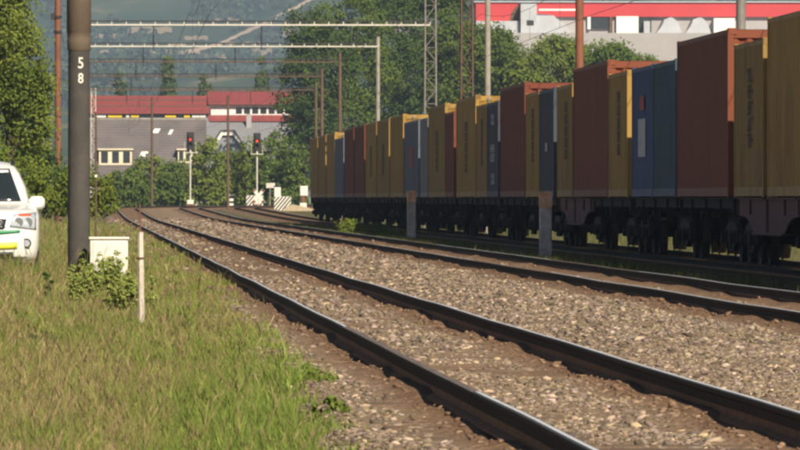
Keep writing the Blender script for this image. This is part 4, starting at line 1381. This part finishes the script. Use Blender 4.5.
tall_weed('tall green weeds in front of the white cabinet', 104, 116, .64, 52, .24, 101)
tall_weed('shorter green weeds right at the mast foot', 84, 113, .48, 22, .15, 102)
tall_weed('loose pale weeds between the cabinet and the white stake', 128, 106, .46, 26, .18, 106)
weed('dark spindly weed left of the mast foot', px(47, 112), 112, .07, .42, 12, .04, GREEN_D, 103)
weed('green weed at the edge of the grass beside the gravel', px(312, 60), 60, .16, .26, 40, .03, WEEDC, 104)
weed('low green weed on the gravel edge lower in the picture', px(330, 52), 52, .12, .2, 26, .028, WEEDC, 105)

# grass
def grass():
    n = 340000
    p = 1.35; y0, y1 = 35.0, 430.0
    Y = (y0 ** (1 - p) + rng.random(n) * (y1 ** (1 - p) - y0 ** (1 - p))) ** (1 / (1 - p))
    xl = -Y * 150 / F - .5
    edge = np.interp(Y, [35, 43, 55, 70, 88, 110, 135, 200, 420], [1.16, 1.28, 1.54, 1.72, 1.84, 2.0, 2.2, 2.22, 2.15])
    edge = edge + .10 * np.sin(Y * 1.3) + .07 * np.sin(Y * 3.7 + 1) + .05 * np.sin(Y * 8.3) + rng.normal(0, .05, n)
    u = rng.random(n)
    X = xl + (edge - xl) * u
    # clumping
    cell = np.stack([np.floor(X / .14), np.floor(Y / (.35 + Y * .004))], 1)
    h1 = np.modf(np.abs(np.sin(cell[:, 0] * 127.1 + cell[:, 1] * 311.7) * 43758.5453))[0]
    h2 = np.modf(np.abs(np.sin(cell[:, 0] * 269.5 + cell[:, 1] * 183.3) * 24634.6345))[0]
    big = .5 + .5 * np.sin(X * 3.1 + 1.3 * np.sin(Y * .21)) * np.cos(Y * .33 + X * 1.4)
    toedge = (edge - X)
    keep = (h1 > .12) & ~((toedge < .12) & (rng.random(n) < .45))
    X, Y, h1, h2, big, toedge = [v[keep] for v in (X, Y, h1, h2, big, toedge)]
    n = len(X)
    lush = 1.15 * smooth(1.2, .25, toedge) * smooth(95, 55, Y) * (1 - .25 * h2) + .35 * (big > .72) + .45 * smooth(.62, .9, h2)
    lush = np.clip(lush, 0, 1)
    H_ = (.05 + .085 * h1) * rng.uniform(.55, 1.3, n) * (1 - .3 * smooth(.25, 0, toedge)) * (1 + .15 * lush)
    H_ *= 1 + 1.2 * smooth(100, 126, Y) * smooth(1.5, .2, X) * (.55 + .9 * h2)
    seed = rng.random(n) < .05 * (1 - lush * .6)
    broad = ~seed & (rng.random(n) < .34 + .3 * lush)
    H_ = H_ * np.where(rng.random(n) < .05, 1.9, 1.0) * (.8 + .5 * big)
    H_ = np.where(seed, H_ * rng.uniform(1.3, 2.0, n), np.where(broad, H_ * .7, H_))
    W = np.maximum(.0036, Y * 7.6e-5) * rng.uniform(.6, 1.3, n) * np.where(seed, .38, np.where(broad, 2.8, .9))
    ang = rng.random(n) * 2 * math.pi
    lean = rng.uniform(.08, .75, n) * H_ * np.where(seed, .5, 1)
    lx, ly = np.cos(ang) * lean, np.sin(ang) * lean
    fa = rng.random(n) * math.pi
    wx, wy = np.cos(fa) * W * .5, np.sin(fa) * W * .5
    Z = gz(X, Y) - .02
    Z = np.maximum(Z, np.where(X > 1.0, bed_z(X, Y) - .03, -9))
    t2 = .55
    tipw = np.where(seed, 1.9, 0.12)
    P = np.zeros((n, 6, 3))
    P[:, 0] = np.stack([X - wx, Y - wy, Z], 1); P[:, 1] = np.stack([X + wx, Y + wy, Z], 1)
    mw = np.where(seed, .8, 1.0)
    mx_, my_, mz_ = X + lx * .35, Y + ly * .35, Z + H_ * .6
    P[:, 2] = np.stack([mx_ + wx * mw, my_ + wy * mw, mz_], 1); P[:, 3] = np.stack([mx_ - wx * mw, my_ - wy * mw, mz_], 1)
    tx, ty, tz = X + lx, Y + ly, Z + H_
    P[:, 4] = np.stack([tx + wx * tipw, ty + wy * tipw, tz - np.where(seed, .02, 0)], 1); P[:, 5] = np.stack([tx - wx * tipw, ty - wy * tipw, tz], 1)
    base = np.arange(n)[:, None] * 6
    Fq = np.concatenate([base + np.array([[0, 1, 2, 3]]), base + np.array([[3, 2, 4, 5]])], 1).reshape(-1)
    dry = np.array([0.36, 0.29, 0.13]); olive = np.array([0.235, 0.240, 0.062]); green = np.array([0.195, 0.260, 0.050]); brown = np.array([0.20, 0.135, 0.08])
    k = rng.random(n)
    dryness = np.clip(.38 + .36 * (1 - big) - .3 * h2 - 1.1 * lush + .35 * smooth(.45, -.3, X), 0, 1)
    c = np.where((k < dryness * .62)[:, None], dry, np.where((k < dryness * .62 + .1 * (1 - lush))[:, None], brown, np.where((rng.random(n) < .25 + .7 * lush)[:, None], green, olive)))
    c = np.where(seed[:, None], np.where((rng.random(n) < .004)[:, None], np.array([0.52, 0.58, 0.46]), np.array([0.33, 0.25, 0.13])), c) * rng.uniform(.65, 1.3, (n, 1))
    return big_mesh('verge_grass', P.reshape(-1, 3), Fq, np.full(n * 2, 4), M['grass'], np.repeat(c, 6, 0))
tag(link('verge_grass', grass()), 'dry and green grass of the verge left of the nearest track', 'grass', kind='stuff')

def grass2():
    n = 60000
    Y = rng.uniform(95, 400, n); X = 8.95 + rng.random(n) ** 1.3 * 1.75
    zone = rng.random(n) < .3
    X = np.where(zone, rng.uniform(14.6, 40, n), X)
    patch_ = np.sin(Y * .21) + np.sin(Y * .077 + 2) + rng.normal(size=n) * .5
    keep = zone | (patch_ > -.2); X, Y = X[keep], Y[keep]; n = len(X)
    H_ = rng.uniform(.06, .28, n); W = Y * 1.1e-4
    ang = rng.random(n) * 6.283; fa = rng.random(n) * 3.14
    wx, wy = np.cos(fa) * W * .5, np.sin(fa) * W * .5
    lx, ly = np.cos(ang) * H_ * .35, np.sin(ang) * H_ * .35
    Z = np.where(X < 14, bed_z(X, Y), gz(X, Y)) - .02
    P = np.stack([np.stack([X - wx, Y - wy, Z], 1), np.stack([X + wx, Y + wy, Z], 1), np.stack([X + lx, Y + ly, Z + H_], 1)], 1)
    c = np.where((rng.random(n) < .4)[:, None], np.array([0.2, .17, .06]), np.array([.085, .12, .025])) * rng.uniform(.7, 1.3, (n, 1))
    return big_mesh('trackside_grass', P.reshape(-1, 3), np.arange(n * 3), np.full(n, 3), M['grass'], np.repeat(c, 3, 0))
tag(link('trackside_grass', grass2()), 'short grass growing on both sides of the container train', 'grass', kind='stuff')

# ------------------------------------------------------------------ buildings
M['slate'] = mat('grey_slate_roof', (0.135, 0.118, 0.118), .75, .14, .5, .3, 8, second=(.10, .09, .092), sscale=.4)
M['redroof'] = mat('red_metal_roof', (0.25, 0.056, 0.052), .6, .12, .3)
M['redwall'] = mat('red_fascia_panel', (0.50, 0.052, 0.058), .5, .06, .3)
M['cream'] = mat('cream_render', (0.72, 0.64, 0.47), .8, .06, .6)
M['plaster'] = mat('pale_plaster', (0.37, 0.355, 0.35), .85, .08, .4)
M['whitewall'] = mat('white_render', (0.78, 0.75, 0.70), .8, .05, .5)
M['bluewall'] = mat('blue_grey_render', (0.26, 0.28, 0.31), .8, .08, .5)
M['window'] = mat('dark_window_glass', (0.035, 0.04, 0.045), .15, .2, 1, spec=.6)
M['yellowsign'] = mat('yellow_sign', (0.80, 0.56, 0.03), .6, .05)
M['silver'] = mat('silver_duct_metal', (0.50, 0.52, 0.54), .45, .12, .6, metal=.35)
M['shutter'] = mat('white_roller_shutter', (0.86, 0.82, 0.70), .6, .05)

def rect(b, xa, xb, ya, yb, Y, d0, d1, ox=0, oz=0, mi=0):   # box given by pixel edges at distance Y, from Y+d0 to Y+d1, local to (ox, Y, oz)
    b.box(px(xa, Y) - ox, px(xb, Y) - ox, d0, d1, pz(yb, Y) - oz, pz(ya, Y) - oz, mi)

# slate-roofed house
Yh = 880.0; ox = px(165, Yh); oz = float(gz(ox, Yh))
h = tag(empty('slate_roof_house', (ox, Yh, oz)), 'house with a big plain grey roof, cream dormer and skylights', 'house')
xl, xr_ = px(70, Yh) - ox, px(207, Yh) - ox
ze = pz(178, Yh) - oz; zr = pz(119, Yh) - oz; dep = 5.6
b = MB(); b.box(xl + .5, xr_ - .5, .6, 2 * dep - .6, -.5, ze); b.build('wall', M['plaster'], h)
b = MB(); b.prism([(0, ze - .15), (dep, zr - .15), (2 * dep, ze - .15), (2 * dep, ze), (dep, zr), (0, ze)], 'x', xl, xr_); roof = b.build('roof', M['slate'], h)
# fine tile courses
b = MB(); sl = (zr - ze) / dep
for i in range(1, 22):
    y = dep * i / 22; b.prism([(y - .02, ze + sl * (y - .02) + .002), (y + .24, ze + sl * (y + .24) + .002), (y - .02, ze + sl * (y - .02) + .05)], 'x', xl + .02, xr_ - .02)
tag(b.build('tile_courses', M['slate'], roof), kind='stuff')
b = MB(); b.tube([(xl, dep, zr + .02), (xr_, dep, zr + .02)], .12, 8); b.build('ridge_cap', M['concrete'], roof)
def roof_y(z): return (z - ze) / sl
def dormer(xa, xb, ya, yb, nwin):
    za, zb = pz(yb, Yh) - oz, pz(ya, Yh) - oz
    x0, x1 = px(xa, Yh) - ox, px(xb, Yh) - ox
    yf_ = roof_y(za) - .1
    b = MB(); b.box(x0, x1, yf_, roof_y(zb) + .5, za, zb); d = b.build('dormer', M['cream'], h)
    b = MB(); b.box(x0 - .15, x1 + .15, yf_ - .2, roof_y(zb) + .7, zb, zb + .16); b.build('dormer_roof', M['cream'], d)
    w = (x1 - x0) / nwin
    for i in range(nwin):
        b = MB(); b.box(x0 + i * w + .2 * w, x0 + (i + 1) * w - .18 * w, yf_ - .03, yf_ + .05, za + .22, zb - .18); b.build('window', M['window'], d)
dormer(99, 132, 150, 165, 3)
dormer(178, 198, 150, 163, 3)
def skylight(xa, xb, ya, yb):
    za, zb = pz(yb, Yh) - oz, pz(ya, Yh) - oz; x0, x1 = px(xa, Yh) - ox, px(xb, Yh) - ox
    b = MB(); n = Vector((0, -sl, 1)).normalized() * .12
    q = [Vector((x0 - .3, roof_y(za), za)), Vector((x1 - .3, roof_y(za), za)), Vector((x1, roof_y(zb), zb)), Vector((x0, roof_y(zb), zb))]
    b.add([p for p in q] + [p + n for p in q], [(4, 5, 6, 7), (0, 1, 5, 4), (1, 2, 6, 5), (2, 3, 7, 6), (3, 0, 4, 7)]); b.build('skylight', M['whitewall'], h)
skylight(155, 161, 129, 133.5); skylight(142, 149, 152, 157); skylight(171, 174, 130, 135)

# long red-roofed hall behind it
Yr = 945.0; ox = px(150, Yr); oz = float(gz(ox, Yr))
h = tag(empty('red_roof_hall', (ox, Yr, oz)), 'long building with a red roof and yellow signs above the grey roof', 'building')
xl, xr_ = px(72, Yr) - ox, px(212, Yr) - ox
ze = pz(112, Yr) - oz; zr = pz(95, Yr) - oz
b = MB(); b.box(xl + .3, xr_ - .3, .5, 13, -.5, ze - .02); b.build('wall', M['bluewall'], h)
b = MB(); b.prism([(0, ze - .2), (7, zr - .2), (14, ze - .2), (14, ze), (7, zr), (0, ze)], 'x', xl, xr_); rf = b.build('roof', M['redroof'], h)
for i in range(5):
    y = 1.0 + i * 1.3; z = ze + (zr - ze) * y / 7
    b = MB(); b.box(xl + .1, xr_ - .1, y - .04, y + .06, z, z + .12); b.build('snow_guard', M['brown_steel'] if i % 2 else M['redroof'], rf)
for (xa, xb, m) in ((95, 106, 'whitewall'), (108, 122, 'yellowsign'), (126, 129.5, 'whitewall'), (131, 139, 'yellowsign'), (165, 176, 'yellowsign'), (184, 190, 'yellowsign'), (192, 206, 'whitewall')):
    b = MB(); rect(b, xa, xb, 114, 117.5, Yr, .25, .45, ox, oz); b.build('sign_board', M[m], h)

# red-roofed block on the right of it
Yk = 925.0; ox = px(245, Yk); oz = float(gz(ox, Yk))
h = tag(empty('red_roof_block', (ox, Yk, oz)), 'red-roofed block with a row of white framed windows', 'building')
xl, xr_ = px(208, Yk) - ox, px(330, Yk) - ox
b = MB(); rect(b, 211, 330, 104, 122, Yk, .6, 10, ox, oz); b.build('upper_wall', M['whitewall'], h)
z0 = pz(104.5, Yk) - oz; z1 = pz(92.5, Yk) - oz
b = MB(); b.prism([(0, z0), (5.5, z1), (11, z0), (11, z0 + .15), (5.5, z1 + .2), (0, z0 + .15)], 'x', xl, xr_); b.build('roof', M['redroof'], h)
b = MB(); z2 = pz(115, Yk) - oz; z3 = pz(121.5, Yk) - oz
b.prism([(-1.2, z3), (.55, z2), (.55, z3)], 'x', xl, xr_); b.build('lower_roof', M['redroof'], h)
b = MB(); b.box(xl + .4, xr_ - .4, -.6, .55, -.5, z3 - .02); b.build('lower_wall', M['bluewall'], h)
for i in range(9):
    xa = 236 + i * 8.2
    b = MB(); rect(b, xa, xa + 6.0, 107.5, 113.5, Yk, .54, .64, ox, oz); b.build('window', M['window'], h)

# lighter grey house right of the slate one
Yn = 900.0; ox = px(250, Yn); oz = float(gz(ox, Yn))
h = tag(empty('grey_house', (ox, Yn, oz)), 'pale grey-blue roofed house between the slate roof and the grove', 'house')
M['paleslate'] = mat('pale_grey_roof', (0.20, 0.20, 0.215), .75, .12, .5, .2, 8)
xl, xr_ = px(203, Yn) - ox, px(300, Yn) - ox; ze = pz(150, Yn) - oz; zr = pz(122, Yn) - oz
b = MB(); b.box(xl + .4, xr_ - .4, .5, 8.5, -.5, ze); b.build('wall', M['bluewall'], h)
b = MB(); b.prism([(0, ze - .15), (4.5, zr - .15), (9, ze - .15), (9, ze), (4.5, zr), (0, ze)], 'x', xl, xr_); b.build('roof', M['paleslate'], h)
b = MB(); b.box(px(247, Yn) - ox, px(252, Yn) - ox, 3.6, 4.4, zr - .8, zr + .9); b.build('chimney', M['plaster'], h)
for i in range(5):
    xa = 212 + i * 16
    b = MB(); rect(b, xa, xa + 7, 156, 168, Yn, .44, .54, ox, oz); wi = b.build('window', M['window'], h)
    b = MB(); rect(b, xa - 1, xa + 8, 168, 169.5, Yn, .38, .5, ox, oz); b.build('sill', M['whitewall'], wi)

# small gabled house
Yg = 862.0; ox = px(228, Yg); oz = float(gz(ox, Yg))
h = tag(empty('gabled_house', (ox, Yg, oz)), 'small grey-blue house with a white edged gable between the signals', 'house')
w = 18 * Yg / F; za = pz(150, Yg) - oz; zb = pz(131, Yg) - oz
b = MB(); b.prism([(-w, -.5), (w, -.5), (w, za), (w * .35, zb - .2), (-w * .35, zb - .2), (-w, za)], 'y', .2, 8); b.build('wall', M['bluewall'], h)
b = MB()
pts = [(-w - .3, za - .4), (-w * .36, zb), (w * .36, zb), (w + .3, za - .4)]; inn = [(-w - .02, za - .55), (-w * .30, zb - .45), (w * .30, zb - .45), (w + .02, za - .55)]
b.prism(pts + inn[::-1], 'y', -.1, .2); b.build('barge_board', M['whitewall'], h)
b = MB(); b.prism([(p[0] * 1.01, p[1] + .12) for p in pts] + [(p[0], p[1] - .02) for p in pts[::-1]], 'y', -.2, 8.3); b.build('roof', M['slate'], h)
for xx in (-.55, .55):
    b = MB(); b.box(xx * w - .35, xx * w + .35, .14, .24, za - 1.4, za - .3); wi = b.build('window', M['window'], h)
    b = MB(); b.box(xx * w - .42, xx * w + .42, .10, .18, za - 1.5, za - 1.4); b.build('sill', M['whitewall'], wi)

# industrial building on the right
Yi = 1000.0; ox = px(640, Yi); oz = float(gz(ox, Yi))
h = tag(empty('industrial_building', (ox, Yi, oz)), 'industrial building with a long red fascia and silver ducts, upper right', 'building')
b = MB(); b.box(px(474, Yi) - ox, px(900, Yi) - ox, .3, 30, -.5, pz(2.4, Yi) - oz); b.build('wall', M['plaster'], h)
b = MB(); rect(b, 476, 519, 2.2, 21, Yi, -.2, .28, ox, oz); b.build('red_fascia', M['redwall'], h)
b = MB(); rect(b, 537, 900, 2.2, 16.5, Yi, -.2, .28, ox, oz); b.build('red_fascia', M['redwall'], h)
b = MB(); rect(b, 474, 900, 1.0, 2.2, Yi, -.4, .8, ox, oz); b.build('roof_edge', M['silver'], h)
b = MB(); b.prism([(px(519, Yi) - ox, pz(22, Yi) - oz), (px(509, Yi) - ox, pz(22, Yi) - oz), (px(512, Yi) - ox, pz(12, Yi) - oz), (px(519, Yi) - ox, pz(3, Yi) - oz)], 'y', -.26, -.21); b.build('dark_panel', M['brown_steel'], h)
def lowbox(xa, xb, ya, yb, d0, d1, nm, m):
    b = MB(); rect(b, xa, xb, ya, yb, Yi, d0, d1, ox, oz); return b.build(nm, m, h)
lowbox(592, 609, 17, 28, -.1, .2, 'window', M['window'])
lowbox(588, 591, 16.6, 29, -.2, .25, 'window_post', M['whitewall'])
lowbox(610, 613, 16.6, 33, -.2, .25, 'window_post', M['brown_steel'])
lowbox(617, 639, 16, 33, -.25, .22, 'roller_shutter', M['shutter'])
lowbox(640, 652, 16, 32, -.1, .2, 'window', M['window'])
lowbox(644, 650, 21, 33, -1.2, -.2, 'vent_box', M['silver'])
for (xa, xb) in ((655, 681), (684, 710)):
    x0, x1 = px(xa, Yi) - ox, px(xb, Yi) - ox; za, zb = pz(34, Yi) - oz, pz(17.5, Yi) - oz
    b = MB(); n = 8; poly = [(x0, za), (x1, za)] + [(x1 - .8 * (1 - math.cos(math.pi / 2 * i / n)) - .6 * i / n, za + (zb - za) * math.sin(math.pi / 2 * i / n)) for i in range(1, n + 1)]
    poly += [(x0 + 1.0 * math.sin(math.pi / 2 * (n - i) / n), zb - (zb - za) * i / n) for i in range(1, n)]
    b.prism(poly, 'y', -3, .2); b.build('silver_duct', M['silver'], h)
lowbox(714, 735, 18, 34, -1.5, .2, 'pale_unit', M['whitewall'])
lowbox(520, 536, 4, 40, -2.5, .25, 'duct_tower', M['silver'])
lowbox(526, 533, 20.5, 25.5, -2.56, -2.5, 'louvre', M['dark_steel'])
b = MB(); b.prism([(px(536, Yi) - ox, pz(40, Yi) - oz), (px(575, Yi) - ox, pz(40, Yi) - oz), (px(566, Yi) - ox, pz(26, Yi) - oz), (px(552, Yi) - ox, pz(15, Yi) - oz), (px(536, Yi) - ox, pz(14, Yi) - oz)], 'y', -2.0, .2); b.build('duct_hood', M['silver'], h)
lowbox(476, 519, 21, 36, -1.6, .25, 'grey_annex', M['silver'])
b = MB(); b.box(px(490, Yi) - ox, px(900, Yi) - ox, -14, .25, -.5, pz(35, Yi) - oz); b.build('lower_hall', M['plaster'], h)
lowbox(538, 575, 9, 11, -2.6, -2.3, 'pipe_run', M['whitewall'])

# houses at the foot of the hill
M['tile'] = mat('terracotta_roof', (0.38, 0.16, 0.10), .8, .15, .4)
hl = [(99, 70, 'pinkish house at the hill foot just right of the numbered mast'), (109, 66, 'small pale house above the left end of the red roof'), (126, 73, 'low white house left of the dark pointed tree'), (140, 72, 'wide pale house beside the left pointed tree'), (118, 87, 'white house right above the red roof')]
for i, (x, y, lb) in enumerate(hl):
    # the spot on the slope that shows at this row
    Y = 1700.0
    Y = slope_Y(x, y + 2)
    X = px(x, Y); g = float(gz(X, Y))
    o = tag(empty('hillside_house', (X, Y, g), .3 * (i - 2)), lb, 'house', 'houses at the foot of the hill')
    w = 3.4 + (i % 3); hh = 2.6
    b = MB(); b.box(-w, w, -2.5, 2.5, -2, hh); b.build('wall', M['whitewall'] if i else M['cream'], o)
    b = MB(); b.prism([(-3, hh), (3, hh), (0, hh + 2.0)], 'x', -w - .3, w + .3); b.build('roof', M['tile'], o)
    for xx in (-.5, .5):
        b = MB(); b.box(xx * w - .5, xx * w + .5, -2.56, -2.48, .8, 1.9); b.build('window', M['window'], o)

# cleared strips and the track that climbs the hill
ROAD = [(188, 54), (205, 50), (222, 45), (240, 36), (258, 29), (278, 18), (300, 7), (322, -6)]
FIELDS = [(205, 228, 56, 60), (225, 262, 44, 47), (168, 186, 45, 48), (95, 125, 36, 40), (215, 240, 20, 23), (100, 140, 52, 55), (128, 172, 29, 35), (184, 208, 38, 42), (244, 280, 50, 57), (150, 200, 52, 56), (262, 285, 36, 39)]
def draped(name, rows, m):
    V = []; Fs = []
    for r_ in rows:
        for (x, y) in r_:
            Y = slope_Y(x, y); V.append((px(x, Y), Y, float(gz(px(x, Y), Y)) + .9))
    k = len(rows[0])
    for i in range(len(rows) - 1):
        for j in range(k - 1):
            Fs.append((i * k + j, i * k + j + 1, (i + 1) * k + j + 1, (i + 1) * k + j))
    b = MB(); b.add(V, Fs)
    tag(b.build(name, m), kind='structure')
M['dirt'] = mat('pale_dirt', (0.50, 0.37, 0.25), .95, .2, .03)
M['stubble'] = mat('dry_pasture', (0.29, 0.225, 0.14), .95, .3, .03)
draped('dirt_road', [[(x, y - 1.8 + .4 * (i % 2)), (x, y + 1.8)] for i, (x, y) in enumerate([(xa + (xb - xa) * t / 4, ya + (yb - ya) * t / 4) for (xa, ya), (xb, yb) in zip(ROAD[:-1], ROAD[1:]) for t in range(4)])], M['dirt'])
for (xa, xb, ya, yb) in FIELDS:
    ks = np.linspace(xa, xb, 9)
    draped('field', [[(x, ya + (yb - ya) * (v + .12 * math.sin(x * .7 + v))) for x in ks] for v in (0, .5, 1)], M['stubble'])

# forest on the hill
def hill_forest():
    n = 14000
    Y = rng.uniform(4300, 7300, n)
    X = rng.uniform(-.02, .11, n) * Y
    nz = np.array([mnoise.noise((x * .007, y * .0035, 3.1)) + .5 * mnoise.noise((x * .02, y * .009, 9.1)) for x, y in zip(X, Y)])
    u = 85 + F * X / Y; v = 198 - F * (gz(X, Y) - CZ) / Y
    road = np.zeros(n, bool)
    for (xa, ya), (xb, yb) in zip(ROAD[:-1], ROAD[1:]):
        t = np.clip(((u - xa) * (xb - xa) + (v - ya) * (yb - ya)) / ((xb - xa) ** 2 + (yb - ya) ** 2), 0, 1)
        road |= ((u - xa - t * (xb - xa)) ** 2 + ((v - ya - t * (yb - ya)) * 1.0 - 3) ** 2) < 36
    for (xa, xb, ya, yb) in FIELDS:
        road |= (u > xa) & (u < xb) & (v > ya - 1 + 2 * np.sin(u * .9)) & (v < yb + 2 + 3 * np.sin(u * .6 + 1))
    keep = (nz > -.16) & ~road & ((Y > 5600) | (nz > .16))
    X, Y, nz = X[keep], Y[keep], nz[keep]; n = len(X)
    per = 18
    h = rng.uniform(7, 15, n); r = h * rng.uniform(.28, .42, n)
    d = rng.normal(size=(n, per, 3)); d /= np.linalg.norm(d, axis=2, keepdims=True)
    P = np.stack([X, Y, gz(X, Y)], 1)[:, None, :] + d * np.stack([r, r, h * .5], 1)[:, None, :] * rng.uniform(.6, 1.05, (n, per, 1)) + np.array([0, 0, 1.]) * (h * .5)[:, None, None]
    Nn = d + rng.normal(size=d.shape) * .4; Nn /= np.linalg.norm(Nn, axis=2, keepdims=True)
    V = leaf_quads(P.reshape(-1, 3), Nn.reshape(-1, 3), np.full(n * per, 3.6), 1.2)
    t = rng.random((n, 1, 1)) * np.ones((n, per, 1))
    c = (np.array([.045, .075, .042]) * (1 - t) + np.array([.075, .11, .05]) * t) * rng.uniform(.8, 1.2, (n, per, 1))
    nq = n * per
    return big_mesh('hill_forest', V, np.arange(nq * 4), np.full(nq, 4), M['leaf'], np.repeat(c.reshape(-1, 3), 4, 0))
tag(link('hill_forest', hill_forest()), 'blue-green forest covering the distant hillside', 'forest', kind='stuff')

# ------------------------------------------------------------------ haze
b = MB(); b.box(-2100, 2700, -200, 8800, -8, 470)
hm = bpy.data.materials.new('summer_haze'); hm.use_nodes = True
nt = hm.node_tree
nt.nodes.remove(nt.nodes['Principled BSDF'])
pv = nt.nodes.new('ShaderNodeVolumePrincipled')
pv.inputs['Color'].default_value = (0.60, 0.79, 1.0, 1)
pv.inputs['Density'].default_value = 0.0001
pv.inputs['Anisotropy'].default_value = 0.1
nt.links.new(pv.outputs[0], nt.nodes['Material Output'].inputs['Volume'])
tag(b.build('haze', hm), 'pale blue summer haze over the valley', 'haze', kind='stuff')
